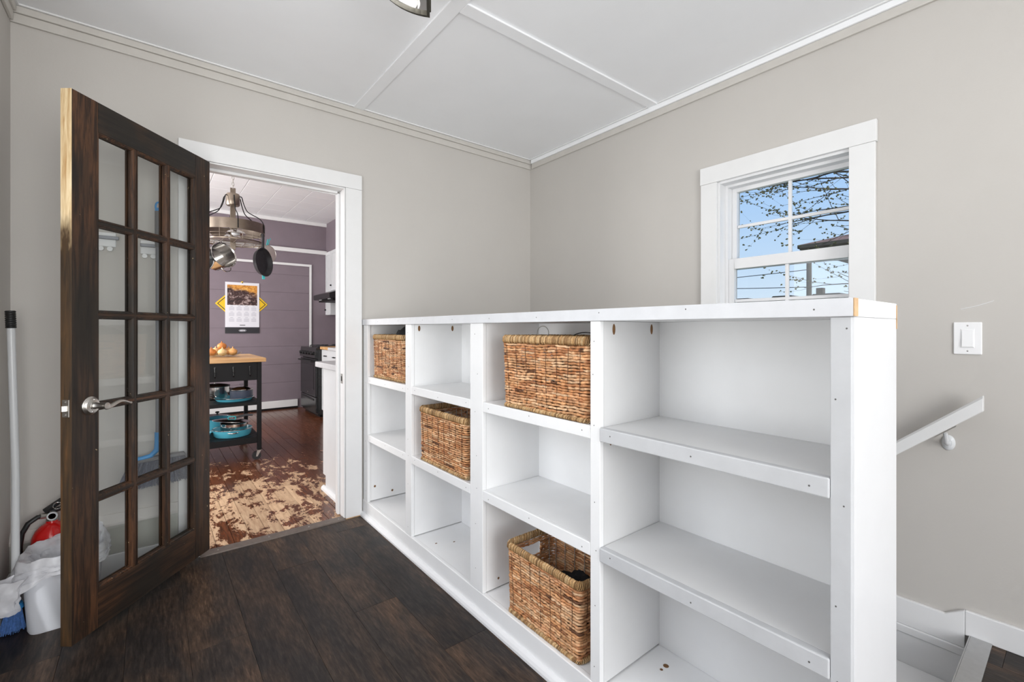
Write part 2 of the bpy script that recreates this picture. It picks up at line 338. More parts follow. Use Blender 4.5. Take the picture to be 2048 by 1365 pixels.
def obj(name, g, mat, parent=None, smooth=False, bevel=0.0, label=None, stuff=False):
    inv = None
    if parent is not None: inv = ROOT[rootof(parent).name].inverted()
    o = bpy.data.objects.new(name, mesh_of(g, name, inv, smooth)); COL.objects.link(o)
    o.data.materials.append(mat)
    if parent is not None: o.parent = parent
    else: ROOT[o.name] = Matrix()
    if bevel:
        b = o.modifiers.new('bevel', 'BEVEL'); b.width = bevel; b.segments = 2; b.limit_method = 'ANGLE'; b.angle_limit = R(50)
    if label: o['label'] = label
    if stuff: o['kind'] = 'stuff'
    return o
def thing(name, label, cat, loc=(0, 0, 0), rotz=0.0, group=None, kind=None):
    o = bpy.data.objects.new(name, None); COL.objects.link(o); o.location = loc; o.rotation_euler = (0, 0, rotz)
    o.empty_display_size = 0.1
    ROOT[o.name] = Matrix.Translation(loc) @ Matrix.Rotation(rotz, 4, 'Z')
    if label: o['label'] = label
    if cat: o['category'] = cat
    if group: o['group'] = group
    if kind: o['kind'] = kind
    return o
def struct(name, g, mat, bevel=0.0, smooth=False):
    o = obj(name, g, mat, None, smooth, bevel); o['kind'] = 'structure'; return o
def tag(o, label, cat, group=None):
    o['label'] = label; o['category'] = cat
    if group: o['group'] = group
    return o

# ------------------------------------------------------------------ room shell
XL, XR, YB, YF, ZC = -0.464, 2.446, 2.84, -2.6, 2.549
OX0, OX1, OZ = 0.20, 0.935, 2.035          # doorway
WY0, WY1, WZ0, WZ1 = 0.620, 1.258, 1.06, 1.972   # window opening
g = G(); g.box(XL-0.12, OX0, YB, YB+0.12, -0.1, ZC+0.3).box(OX1, XR, YB, YB+0.12, -0.1, ZC+0.3).box(OX0, OX1, YB, YB+0.12, OZ, ZC+0.3).box(1.38, XR, YB, YB+0.12, -1.9, -0.1)
struct('wall_back', g, M['wall'])
g = G(); g.box(XR, XR+0.15, YF-0.12, -2.15, -1.9, ZC+0.05).box(XR, XR+0.15, -0.75, WY0, -1.9, ZC+0.05).box(XR, XR+0.15, -2.15, -0.75, -1.9, 0.6).box(XR, XR+0.15, -2.15, -0.75, 2.2, ZC+0.05).box(XR, XR+0.15, WY1, YB, -1.9, ZC+0.05).box(XR, XR+0.15, WY0, WY1, -1.9, WZ0).box(XR, XR+0.15, WY0, WY1, WZ1, ZC+0.05)
wr = struct('wall_right', g, M['wall'])
g = G(); g.tube([(XR-0.0005, 0.30, 1.243), (XR-0.0005, 0.262, 1.253), (XR-0.0005, 0.236, 1.262), (XR-0.0005, 0.222, 1.268), (XR-0.0005, 0.212, 1.272)], 0.0012, 5)
obj('scuff', g, M['white'], wr)
def wall_open(name, fixed, lo, hi, opens, axis):
    g = G()
    def bb(a, b, z0, z1):
        if axis == 'y': g.box(fixed[0], fixed[1], a, b, z0, z1)
        else: g.box(a, b, fixed[0], fixed[1], z0, z1)
    p = lo
    for a, b, z0, z1 in opens:
        bb(p, a, -0.1, ZC+0.05); bb(a, b, -0.1, z0); bb(a, b, z1, ZC+0.05); p = b
    bb(p, hi, -0.1, ZC+0.05); return struct(name, g, M['wall'])
wall_open('wall_left', (XL-0.12, XL), YF, YB, [(-2.05, -0.65, 0.65, 2.15), (0.6, 2.0, 0.5, 2.0)], 'y')
wall_open('wall_front', (YF-0.12, YF), XL-0.12, XR, [(-0.42, 1.08, 0.35, 2.35)], 'x')
def far_window(n, c0, c1, z0, z1, axis, f0, f1, sgn):
    # a plain white window out of the photograph's view: casing, frame, meeting rail, panes
    t_ = bpy.data.objects.new('window_%d' % n, None); COL.objects.link(t_); t_['kind'] = 'structure'; ROOT[t_.name] = Matrix()
    def bx(g, a, b, za, zb, d0, d1):
        if axis == 'y': g.box(d0, d1, a, b, za, zb)
        else: g.box(a, b, d0, d1, za, zb)
    g = G(); e0, e1 = f1, f1+sgn*0.018
    bx(g, max(c0-0.10, XL+0.002) if axis == 'x' else c0-0.10, c0, z0, z1, e0, e1); bx(g, c1, c1+0.10, z0, z1, e0, e1); bx(g, max(c0-0.10, XL+0.002) if axis == 'x' else c0-0.10, c1+0.10, z1, z1+0.1, e0, e1); bx(g, max(c0-0.12, XL+0.002) if axis == 'x' else c0-0.12, c1+0.12, z0-0.03, z0, e0, e1+sgn*0.02)
    obj('casing', g, M['trimwhite'], t_, bevel=0.002)
    g = G(); m0, m1 = f0+sgn*0.02, f0+sgn*0.06; zm = (z0+z1)/2; ym = (c0+c1)/2
    bx(g, c0, c0+0.05, z0, z1, m0, m1); bx(g, c1-0.05, c1, z0, z1, m0, m1); bx(g, c0+0.05, c1-0.05, z1-0.05, z1, m0, m1); bx(g, c0+0.05, c1-0.05, z0, z0+0.06, m0, m1); bx(g, c0+0.05, c1-0.05, zm-0.025, zm+0.025, m0, m1)
    obj('sash', g, M['white'], t_, bevel=0.002)
    g = G(); bx(g, c0+0.05, c1-0.05, z0+0.06, z1-0.05, f0+sgn*0.036, f0+sgn*0.04); obj('pane', g, M['glass'], t_)
far_window(2, -2.05, -0.65, 0.65, 2.15, 'y', XL-0.12, XL, 1)  # invented unseen window that frames the left rear fill light
far_window(3, 0.6, 2.0, 0.5, 2.0, 'y', XL-0.12, XL, 1)
far_window(5, -2.15, -0.75, 0.6, 2.2, 'y', XR+0.15, XR, -1)  # invented unseen window, put in for the right rear fill light
far_window(4, -0.42, 1.08, 0.35, 2.35, 'x', YF-0.12, YF, 1)
# ceiling slab and the board panels between the battens
BX0, BX1, BY0, BY1 = 0.985, 1.05, 1.625, 1.69
g = G(); g.box(XL-0.12, XR+0.15, YF-0.12, YB+0.0, ZC+0.007, ZC+0.05); ce = struct('ceiling', g, M['ceiling'])
for a in ((XL, BX0+0.01, YF, 1.66-2.44), (XL, BX0+0.01, 1.66-2.435, YB), (BX1-0.01, XR, BY1-0.01, YB), (BX1-0.01, XR, -0.8, BY0+0.01), (BX1-0.01, XR, YF, -0.805)):
    g = G(); g.box(a[0], a[1], a[2], a[3], ZC, ZC+0.0065); obj('ceiling_panel', g, M['ceiling'], ce, bevel=0.001)
g = G(); g.box(BX0, BX1, YF, YB-0.02, ZC-0.010, ZC); struct('trim_1', g, M['ceiling'], 0.002)
g = G(); g.box(BX1, XR-0.02, BY0, BY1, ZC-0.010, ZC); struct('trim_2', g, M['ceiling'], 0.002)
g = G(); g.box(XL+0.02, BX0, 1.66-2.47, 1.66-2.40, ZC-0.010, ZC); struct('trim_3', g, M['ceiling'], 0.002)
# crown: a lower greige board and an upper stepped strip, white on its ceiling face
def crown(n, along, c, a, b, sgn, upper='crown'):
    def bb(g, d0, d1, z0, z1):
        if along == 'x': g.box(a, b, c+sgn*d0, c+sgn*d1, z0, z1)
        else: g.box(c+sgn*d0, c+sgn*d1, a, b, z0, z1)
    g = G(); bb(g, 0, 0.013, ZC-0.078, ZC-0.038); struct('trim_%d' % n, g, M['crown'], 0.003)
    g = G(); bb(g, 0, 0.022, ZC-0.0375, ZC-0.008); struct('trim_%d' % (n+1), g, M[upper], 0.004)
    g = G(); bb(g, 0, 0.03, ZC-0.0078, ZC-0.0001); struct('trim_%d' % (n+2), g, M['trimwhite'], 0.002)
crown(4, 'x', YB, XL, XR, -1)
crown(7, 'y', XR, YF, YB-0.03, -1, 'ceiling')
crown(10, 'y', XL, YF, YB-0.03, 1)

# ------------------------------------------------------------------ laminate floor
g = G(); g.box(XL-0.12, 1.38, YF-0.12, YB+0.012, -0.14, -0.0085).box(1.38, XR, YF-0.12, 0.27, -0.14, -0.0085)
fl = struct('floor', g, plain('underlay', srgb(30, 26, 24), 0.8))
PW, PL = 0.182, 1.22
def plank(x0, x1, y0, y1):
    g = G(); g.box(x0+0.0004, x1-0.0004, y0+0.0004, y1-0.0004, -0.0085, 0)
    obj('plank', g, M['laminate'], fl, bevel=0.0008)
offs = [0.0, 0.52, 0.93, 0.28, 0.74, 1.08, 0.41, 0.83, 0.12, 0.62, 0.99, 0.33, 0.7, 0.05, 0.47, 0.88]
for i in range(16):
    x0 = XL+0.03+i*PW; x1 = x0+PW
    if i == 0: x0 = XL
    if x0 > XR: break
    x1 = min(x1, XR); yend = YB+0.01
    if x1 > 1.07 and x0 < 1.38: x1e = x1
    yend = YB-0.0 if x0 < 1.04 else 0.25
    y = YF-offs[i]
    while y < yend:
        a, b = max(y, YF), min(y+PL, yend)
        if b-a > 0.03: plank(x0, x1, a, b)
        y += PL
# strip of laminate under the bookcase front edge is covered by its base; threshold strip at the doorway
g = G(); g.prism([(YB-0.035, 0.0), (YB-0.03, 0.006), (YB+0.012, 0.010), (YB+0.022, 0.010), (YB+0.024, 0.0)], 'x', OX0+0.001, OX1-0.001)
th = thing('threshold_strip', 'worn grey metal threshold strip across the kitchen doorway', 'threshold', (0.57, YB, 0))
obj('strip', g, M['threshold'], th)
for x in (0.28, 0.52, 0.73, 0.9):
    g = G(); g.sphere((x, YB-0.008, 0.0075), 0.004, 8, 5, (1, 1, 0.5)); obj('screw', g, M['steel'], th)

# ------------------------------------------------------------------ door casing and jambs (room side)
cz = 2.125
g = G(); g.box(0.111, OX0, YB-0.02, YB, 0.0, OZ); struct('trim_13', g, M['trimwhite'], 0.002)
g = G(); g.box(OX1+0.005, 1.04, YB-0.02, YB, 0.004, OZ); struct('trim_14', g, M['trimwhite'], 0.002)
g = G(); g.box(0.111, 1.04, YB-0.02, YB, OZ+0.001, cz); struct('trim_15', g, M['trimwhite'], 0.002)
g = G(); g.box(OX0-0.012, OX0+0.004, YB-0.012, YB+0.135, 0.0, OZ).box(OX1-0.004, OX1+0.004, YB-0.014, YB+0.135, 0.008, OZ).box(OX0+0.004, OX1-0.004, YB-0.014, YB+0.135, OZ-0.008, OZ)
struct('trim_16', g, M['trimwhite'], 0.002)
g = G(); g.box(OX1-0.018, OX1-0.004, YB+0.065, YB+0.10, 0.008, OZ-0.021).box(OX0+0.004, OX0+0.018, YB+0.065, YB+0.10, 0.008, OZ-0.021).box(OX0+0.018, OX1-0.018, YB+0.065, YB+0.10, OZ-0.021, OZ-0.008)
struct('trim_17', g, M['trimwhite'], 0.002)
g = G(); g.box(OX1-0.010, OX1-0.004, YB+0.104, YB+0.134, 0.008, OZ-0.015).box(OX0+0.018, OX1-0.01, YB+0.104, YB+0.134, OZ-0.015, OZ-0.008)
struct('trim_18', g, M['trimwhite'], 0.003)
g = G(); g.box(0.111, OX0-0.01, YB+0.12, YB+0.14, 0, cz).box(OX1+0.006, 1.04, YB+0.12, YB+0.14, 0, cz).box(OX0-0.01, OX1+0.006, YB+0.12, YB+0.14, OZ, cz)
struct('trim_19', g, M['trimwhite'], 0.002)
# raw wood foot of the casing, strike plate
g = G(); g.box(OX1+0.004, 1.039, YB-0.0215, YB-0.0002, 0.0, 0.004); struct('trim_20', g, M['rawwood'])
sp_ = thing('strike_plate', 'small dark metal strike plate on the white door jamb', 'strike plate', (OX1-0.004, YB+0.03, 0.86))
g = G(); g.box(OX1-0.0058, OX1-0.0041, YB+0.012, YB+0.045, 0.83, 0.89); obj('plate', g, M['nickel'], sp_, bevel=0.0005)
g = G(); g.box(OX1-0.0070, OX1-0.0056, YB+0.02, YB+0.036, 0.845, 0.875); obj('latch_hole', g, M['blackmetal'], sp_)
# baseboard left of the door: white lower board, grey-green middle, cap moulding
g = G(); g.box(XL+0.02, 0.11, YB-0.024, YB, 0, 0.117); struct('baseboard_back', g, M['white'], 0.003)
g = G(); g.box(XL, 0.11, YB-0.016, YB, 0.118, 0.25); struct('trim_21', g, M['base_green'], 0.001)
g = G(); g.prism([(YB, 0.251), (YB-0.026, 0.251), (YB-0.026, 0.262), (YB-0.014, 0.285), (YB-0.006, 0.30), (YB, 0.30)], 'x', XL, 0.11); struct('trim_22', g, M['wall'])
g = G(); g.box(XL, XL+0.018, YF, YB-0.026, 0, 0.14); struct('baseboard_left', g, M['white'], 0.003)

# ------------------------------------------------------------------ the open french door
K = 0.974
A = Vector((0.2462*K, 2.8626*K, 0)); L = 0.7362*K
ang = math.atan2(-0.7699, -0.63815)          # leaf direction from hinge to free edge
# local frame: x = from hinge to free edge, y = into the camera-facing side (0) to the back (-t), z up
dr = thing('door_1', 'open dark-stained wooden french door with fifteen glass panes', 'door', (A.x, A.y, 0), ang, kind='structure')
DM = ROOT[dr.name]
# camera-facing normal n=(.77,-.638): local y axis of the frame is (-sin, cos)=(.77,-.638)
T = 0.040; ZB, ZT = 0.04, 2.022
SW = 0.102; GB, GT = 0.187, 1.909
def dbox(g, x0, x1, y0, y1, z0, z1): g.box(x0, x1, y0, y1, z0, z1, DM); return g
g = G(); dbox(g, 0, SW, -T, 0, ZB, ZT); obj('stile', g, M['door_v'], dr, bevel=0.002)
g = G(); dbox(g, L-SW, L-0.0012, -T, 0, ZB, ZT); st = obj('stile', g, M['door_v'], dr, bevel=0.002)
g = G(); dbox(g, L-0.0012, L, -T, 0, ZB, ZT); obj('stile_edge', g, M['door_edge'], st, bevel=0.0005, label='stile edge of raw pine at top, dark stain below')
g = G(); dbox(g, SW+0.0003, L-SW-0.0003, -T, 0, GT, ZT-0.0005); obj('top_rail', g, M['door_h'], dr, bevel=0.0015)
g = G(); dbox(g, SW+0.0003, L-SW-0.0003, -T, 0, ZB, GB); obj('bottom_rail', g, M['door_h'], dr, bevel=0.0015)
mw = 0.0125
cw = (L-2*SW-2*mw)/3.0; ch = (GT-GB-4*mw)/5.0
for i in (1, 2):
    x = SW+i*cw+(i-1)*mw; g = G(); dbox(g, x, x+mw, -T+0.002, -0.002, GB, GT); obj('muntin', g, M['door_v'], dr, bevel=0.0015)
for j in (1, 2, 3, 4):
    z = GB+j*ch+(j-1)*mw; g = G(); dbox(g, SW+0.0002, L-SW-0.0002, -T+0.0022, -0.0022, z, z+mw); obj('muntin', g, M['door_h'], dr, bevel=0.0015)
def bead(g, x0, x1, z0, z1, front):
    prof = [(0.0, 0.0015), (0.004, 0.0015), (0.005, 0.004), (0.0085, 0.0065), (0.0095, 0.010), (0.011, 0.0175)]
    vs = []
    for d, dep in prof:
        y = -dep if front else -T+dep
        vs += [Vector((x0+d, y, z0+d)), Vector((x1-d, y, z0+d)), Vector((x1-d, y, z1-d)), Vector((x0+d, y, z1-d))]
    fs = [(k*4+i, k*4+(i+1) % 4, (k+1)*4+(i+1) % 4, (k+1)*4+i) for k in range(len(prof)-1) for i in range(4)]
    g.add([DM @ v for v in vs], fs)
for j in range(5):
    for i in range(3):
        x0 = SW+i*(cw+mw); z0 = GB+j*(ch+mw)
        g = G(); bead(g, x0, x0+cw, z0, z0+ch, True); bead(g, x0, x0+cw, z0, z0+ch, False)
        bd = obj('glazing_bead', g, M['door_v'], dr)
        g = G(); dbox(g, x0+0.009, x0+cw-0.009, -T/2-0.0014, -T/2+0.0014, z0+0.009, z0+ch-0.009); obj('pane', g, M['doorglass'], dr)
# lever handle and latch
hz = CAM_H+(0.876-CAM_H)*K; hx = 0.6649*K
def dl(p): return DM @ Vector(p)
axm = DM @ Matrix.Translation((hx, 0, hz)) @ Matrix.Rotation(R(-90), 4, 'X')
g = G(); g.lathe([(0.034, 0), (0.034, 0.004), (0.031, 0.007), (0.029, 0.008), (0.026, 0.013), (0.015, 0.016), (0.0145, 0.019), (0.0, 0.019)], axm, 36)
hd = obj('handle', g, M['nickel'], dr, smooth=True, label='satin nickel lever handle')
g = G(); g.lathe([(0.0125, 0.018), (0.0125, 0.022), (0.011, 0.024), (0.011, 0.060), (0.012, 0.062), (0.012, 0.066), (0.008, 0.068), (0.0, 0.068)], axm, 24)
obj('spindle', g, M['nickel'], hd, smooth=True)
pts = []
for k in range(17):
    t = k/16.0; pts.append(dl((hx-0.004-0.112*t, 0.056-0.004*t, hz-0.004+0.012*math.sin(t*5.2-0.9)*t*1.2+0.010*t-0.004*(1-t))))
g = G(); g.tube(pts, [0.0085-0.0045*(k/16.0) for k in range(17)], 10); g.sphere(pts[-1], 0.0055, 10, 6); obj('lever', g, M['nickel'], hd, smooth=True)
for dx, dz in ((-0.003, 0.022), (0.003, -0.022)):
    g = G(); g.sphere(dl((hx+dx, 0.013, hz+dz)), 0.0035, 8, 5); obj('screw', g, M['steel'], hd, smooth=True)
g = G(); dbox(g, L, L+0.0018, -T/2-0.0125, -T/2+0.0125, hz-0.03, hz+0.032); lt_ = obj('latch_plate', g, M['nickel'], dr, bevel=0.004)
g = G(); g.prism([(L+0.001, -T/2-0.007), (L+0.012, -T/2-0.007), (L+0.013, -T/2-0.002), (L+0.004, -T/2+0.007), (L+0.001, -T/2+0.007)], 'z', hz-0.009, hz+0.011, DM); obj('latch_bolt', g, M['nickel'], lt_, bevel=0.001)
for dz in (-0.022, 0.024):
    g = G(); g.sphere(dl((L+0.0018, -T/2, hz+dz)), 0.0032, 8, 5); obj('screw', g, M['steel'], lt_)
# hinges on the back corner
for z in (0.28, 1.03, 1.80):
    g = G(); g.cyl(dl((-0.002, -T-0.001, z-0.045)), dl((-0.002, -T-0.001, z+0.045)), 0.005, seg=10); obj('hinge', g, M['nickel'], dr, smooth=True)

# ------------------------------------------------------------------ bookcase half wall
BF, BB, BK = 1.05, 1.355, 1.382
BT = 1.227
bk = thing('bookcase', 'long white built-in bookcase half wall with twelve open cubbies', 'bookcase', (1.2, 1.55, 0))
SH = M['shelf']
def bp(name, a, mat=SH, bevel=0.0015, parent=bk, label=None):
    g = G(); g.box(*a); return obj(name, g, mat, parent, bevel=bevel, label=label)
bp('top_board', (BF+0.018, BK, 0.279, 2.838, BT-0.036, BT))
tn = bp('top_nosing', (BF-0.006, BF+0.0175, 0.2745, 2.838, BT-0.036, BT), M['shelf_shade'])
bp('raw_end', (BF-0.0058, BF+0.017, 0.2725, 0.2744, BT-0.0355, BT-0.0005), M['rawwood'], 0.0, tn, 'raw tan end grain of the nosing')
bp('raw_end', (BK-0.004, BK, 0.2775, 0.2789, BT-0.06, BT-0.004), M['rawwood'], 0.0)
for a, b, m_ in ((0.30, 0.9185, 'shelf_dim'), (0.919, 1.53, 'shelf'), (1.5305, 2.17, 'shelf'), (2.1705, 2.838, 'shelf')): bp('back_panel', (BB, BK-0.001, a, b, 0.0, BT-0.0365), M[m_], 0.0)
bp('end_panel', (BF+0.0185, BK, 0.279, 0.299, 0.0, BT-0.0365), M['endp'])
stiles = [(2.754, 2.822), (2.154, 2.222), (1.513, 1.604), (0.901, 0.939), (0.279, 0.314)]
for i, (a, b) in enumerate(stiles):
    bp('stile', (BF, BF+0.018, a, b, 0.098, BT-0.0365), M['shelf_shade2'] if i == 4 else SH)
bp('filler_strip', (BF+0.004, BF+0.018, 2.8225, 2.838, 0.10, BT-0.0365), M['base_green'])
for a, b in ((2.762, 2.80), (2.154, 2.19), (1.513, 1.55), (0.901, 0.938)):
    bp('divider', (BF+0.0185, BB, a+0.0005, b, 0.1, BT-0.037), M['shelf_dim'] if a < 1 else SH, 0.0)
cells = [(2.190, 2.762, 2.222, 2.754), (1.55, 2.154, 1.604, 2.154), (0.938, 1.513, 0.939, 1.513), (0.299, 0.901, 0.314, 0.901)]
for ci, (a, b, la, lb) in enumerate(cells):
    for z in (0.872, 0.515):
        s_ = bp('shelf', (BF+0.0185, BB-0.0005, a+0.001, b-0.001, z-0.018, z), M['shelf_dim'] if ci == 3 else SH, 0.0008)
        bp('shelf_lip', (BF-(0.004 if ci == 3 else 0.0), BF+0.018, la+0.0006, lb-0.0006, z-0.040, z+0.001), SH if ci < 3 else M['shelf_shade2'], 0.003, s_)
bp('floor_board', (BF+0.0185, BB-0.0005, 0.30, 2.80, 0.077, 0.095))
bp('base_board', (BF-0.001, BF+0.018, 0.279, 2.838, 0.0, 0.0975), M['shelf'], 0.003)
g = G(); g.prism([(BF-0.001, 0.0), (BF-0.001, 0.026), (BF-0.008, 0.025), (BF-0.016, 0.019), (BF-0.021, 0.010), (BF-0.022, 0.0)], 'y', 0.279, 2.838)
sm = G(); sm.v = [(x, y, z) for (x, y, z) in g.v]; sm.f = g.f
obj('shoe_moulding', sm, M['white'], bk, bevel=0.001)
def plug(c, ax, rx, rz):
    g = G()
    if ax == 'y': g.sphere(c, 1.0, 14, 8, (rx, 0.0012, rz))
    else: g.sphere(c, 1.0, 14, 8, (rx, rz, 0.0012))
    obj('screw_plug', g, M['plug'], bk, smooth=True)
for c, rx, rz in (((1.115, 0.9012, 1.166), 0.007, 0.017), ((1.31, 0.9012, 1.166), 0.007, 0.017), ((1.095, 2.1542, 1.170), 0.007, 0.015), ((1.295, 2.1542, 1.170), 0.007, 0.015),
                  ((1.10, 0.9012, 0.822), 0.006, 0.010), ((1.10, 2.7622, 0.185), 0.007, 0.007), ((1.215, 2.7622, 0.135), 0.007, 0.007), ((1.13, 1.5132, 0.135), 0.005, 0.005)):
    plug(c, 'y', rx, rz)
plug((1.285, 0.831, 0.0952), 'z', 0.009, 0.009); plug((1.26, 0.831, 0.0952), 'z', 0.005, 0.005)
plug((1.12, 2.02, 0.0952), 'z', 0.006, 0.004); plug((1.20, 1.98, 0.0952), 'z', 0.006, 0.004)
g = G(); rn = random.Random(3)
for a, b in stiles:
    for z in (0.16, 0.34, 0.495, 0.62, 0.85, 1.0, 1.15):
        g.sphere((BF, (a+b)/2+rn.uniform(-0.012, 0.012), z+rn.uniform(-0.03, 0.03)), 0.0019, 6, 4, (0.3, 1, 1))
for (a, b, la, lb) in cells:
    for z in (0.853, 0.496):
        for t in (0.06, 0.5, 0.93): g.sphere((BF-(0.0042 if la < 0.5 else 0), la+(lb-la)*t, z+rn.uniform(-0.006, 0.006)), 0.0022, 6, 4, (0.3, 1, 1))
for k in range(9): g.sphere((BF-0.006, 0.34+k*0.28, BT-0.018+rn.uniform(-0.008, 0.008)), 0.0020, 6, 4, (0.3, 1, 1))
obj('nail_heads', g, M['nail'], bk, stuff=True)

# ------------------------------------------------------------------ stairwell behind the bookcase
g = G(); g.box(1.34, 1.38, 0.27, YB, -1.9, -0.001); struct('wall_stair', g, M['wall'])
for i in range(7):
    g = G(); z = -0.205*(i+1); y0 = 0.272+0.245*i
    g.box(1.381, XR-0.017, y0-(0.0 if i == 0 else 0.02), y0+0.245, z-0.025, z)
    sto = obj('stair_tread', g, M['white'], None, bevel=0.004); tag(sto, ['white painted stair tread just below the landing', 'second white stair tread down the stairwell'][i] if i < 2 else ['third','fourth','fifth','sixth','seventh'][i-2]+' white stair tread down the stairwell, behind the bookcase', 'stair', None if i < 2 else 'lower stair treads')
    g = G(); g.box(1.381, XR-0.017, y0-0.012, y0-0.0005, z+0.0005, z+0.205-0.0255)
    if i == 0:
        g = G(); g.box(1.381, XR-0.017, 0.2705, 0.2715, z+0.0005, -0.006)
    ro = obj('stair_riser', g, M['white'], sto)
g = G(); g.box(1.381, XR-0.0165, 0.215, 0.272, 0.0003, 0.006).box(1.381, XR-0.0165, 0.2722, 0.276, -0.03, 0.006)
ns = obj('stair_nosing', g, M['nosing'], None, bevel=0.001); tag(ns, 'brushed grey metal nosing strip at the top of the stairs', 'nosing')
g = G(); g.box(XR-0.016, XR, YF, 0.288, 0.0, 0.094); struct('baseboard_right', g, M['white'], 0.003)
g = G(); g.prism([(0.288, -0.05), (0.288, 0.094), (0.345, 0.055), (YB, 0.055), (YB, -0.05)], 'x', XR-0.0155, XR); struct('trim_23', g, M['white'], 0.002)
g = G(); g.box(XR-0.021, XR, 0.277, YB, -0.083, -0.0505); struct('trim_24', g, M['white'], 0.004)
g = G(); g.box(XR-0.0165, XR, 0.277, YB, -0.28, -0.0835); struct('trim_25', g, M['white'], 0.002)
g = G(); g.box(XR-0.0165, XR, 0.277, YB, -1.6, -0.2805); struct('trim_26', g, M['white'], 0.002)

# handrail
hr = thing('handrail', 'white wooden handrail sloping down beside the stairs on the right wall', 'handrail', (2.38, 0.233, 0.88))
sl_ = -0.86; y0, z0 = 0.233, 0.896; y1 = 2.0; z1 = z0+sl_*(y1-y0)
g = G(); rx0, rx1 = 2.362, 2.400
prof = [(rx0, -0.026), (rx0+0.004, -0.029), (rx1-0.004, -0.029), (rx1, -0.026), (rx1, 0.020), (rx1-0.008, 0.028), (rx0+0.008, 0.028), (rx0, 0.020)]
vs = [(x, y0, z0+dz-0.0) for x, dz in prof]+[(x, y1, z1+dz) for x, dz in prof]; n = len(prof)
g.add(vs, [tuple(range(n)), tuple(range(2*n-1, n-1, -1))]+[(i, (i+1) % n, (i+1) % n+n, i+n) for i in range(n)])
obj('rail', g, M['trimwhite'], hr, bevel=0.001)
for yb in (0.335, 1.25):
    zb = z0+sl_*(yb-y0)-0.03
    g = G(); g.tube([(XR-0.004, yb, zb-0.055), (XR-0.03, yb, zb-0.055), (XR-0.05, yb, zb-0.045), (2.381, yb, zb-0.008)], [0.008, 0.008, 0.0075, 0.007], 10)
    g.lathe([(0.0, 0.0), (0.020, 0.0), (0.020, 0.004), (0.012, 0.012), (0.0, 0.012)], Matrix.Translation((XR, yb, zb-0.055)) @ Matrix.Rotation(R(-90), 4, 'Y') @ Matrix.Diagonal((1.5, 1, 1, 1)), 20)
    br = obj('bracket', g, M['offwhite'], hr, smooth=True)
    g = G(); g.prism([(yb-0.03, zb+0.025+0.0), (yb+0.03, zb-0.027), (yb+0.03, zb-0.031), (yb-0.03, zb+0.021)], 'x', 2.373, 2.389); obj('saddle', g, M['nickel'], br)
# light switch
ls = thing('light_switch', 'white square rocker light switch plate on the right wall', 'light switch', (XR, 0.281, 1.132))
g = G(); g.box(XR-0.006, XR, 0.2425, 0.3205, 1.07, 1.193); obj('plate', g, M['switchw'], ls, bevel=0.003)
g = G(); g.box(XR-0.0075, XR-0.0055, 0.2625, 0.3005, 1.0955, 1.1675); obj('rocker_frame', g, M['switchw'], ls, bevel=0.001)
g = G(); g.prism([(XR-0.0072, 1.099), (XR-0.0118, 1.099), (XR-0.0085, 1.164), (XR-0.0072, 1.164)], 'y', 0.266, 0.297)
g.v = [(a, b, c) for (a, b, c) in g.v]; obj('rocker', g, M['switchw'], ls, bevel=0.0008)
for z in (1.083, 1.18):
    g = G(); g.sphere((XR-0.006, 0.2815, z), 0.003, 8, 5, (0.5, 1, 1)); obj('screw', g, M['steel'], ls)

# ------------------------------------------------------------------ window
g = G(); XW = XR-0.02
g.box(XW, XR, WY1, 1.349, 0.97, 1.972).box(XW, XR, 0.561, 0.655, 0.97, 1.972)
struct('trim_27', g, M['trimwhite'], 0.002)
g = G(); g.box(XW-0.002, XR, 0.556, 1.352, 1.9725, 2.066); struct('trim_28', g, M['trimwhite'], 0.002)
g = G(); g.box(XW-0.03, XR+0.06, 0.545, 1.365, 1.035, 1.06).box(XW, XR, 0.561, 1.349, 0.94, 1.0345); struct('trim_29', g, M['trimwhite'], 0.003)
wn_ = thing('window_1', None, None, (XR, 0.95, 1.06), kind='structure')
g = G(); g.box(XR-0.002, XR+0.149, WY1-0.012, WY1, WZ0, WZ1).box(XR-0.002, XR+0.15, WY0, WY0+0.012, WZ0, WZ1).box(XR-0.002, XR+0.15, WY0+0.012, WY1-0.012, WZ1-0.012, WZ1).box(XR-0.002, XR+0.16, WY0+0.012, WY1-0.012, WZ0, WZ0+0.012)
obj('jamb', g, M['white'], wn_, bevel=0.001)
def ring(g, xa, xb, ya, yb, za, zb, ws, wt, wb):
    g.box(xa, xb, ya, ya+ws, za, zb).box(xa, xb, yb-ws, yb, za, zb).box(xa, xb, ya+ws, yb-ws, zb-wt, zb).box(xa, xb, ya+ws, yb-ws, za, za+wb)
g = G(); ring(g, XR+0.052, XR+0.145, WY0+0.012, WY1-0.012, WZ0+0.012, WZ1-0.012, 0.016, 0.014, 0.014); obj('liner', g, M['white'], wn_, bevel=0.001)
ya, yb = WY0+0.028, WY1-0.028
def sash(xa, xb, za, zb, wt, wb, ws):
    g = G(); ring(g, xa, xb, ya, yb, za, zb, ws, wt, wb); s_ = obj('sash', g, M['white'], wn_, bevel=0.002)
    xm = (xa+xb)/2; ym = (ya+yb)/2
    g = G(); g.box(xm-0.002, xm+0.002, ya+ws-0.002, yb-ws+0.002, za+wb-0.002, zb-wt+0.002); obj('pane', g, M['glass'], s_)
    zm = (za+wb+zb-wt)/2
    g = G(); g.box(xm-0.008, xm+0.008, ym-0.008, ym+0.008, za+wb, zb-wt); obj('muntin', g, M['white'], s_, bevel=0.002)
    g = G(); g.box(xm-0.0078, xm+0.0078, ya+ws, yb-ws, zm-0.008, zm+0.008); obj('muntin', g, M['white'], s_, bevel=0.002)
sash(XR+0.098, XR+0.13, 1.497, 1.946, 0.022, 0.045, 0.027)
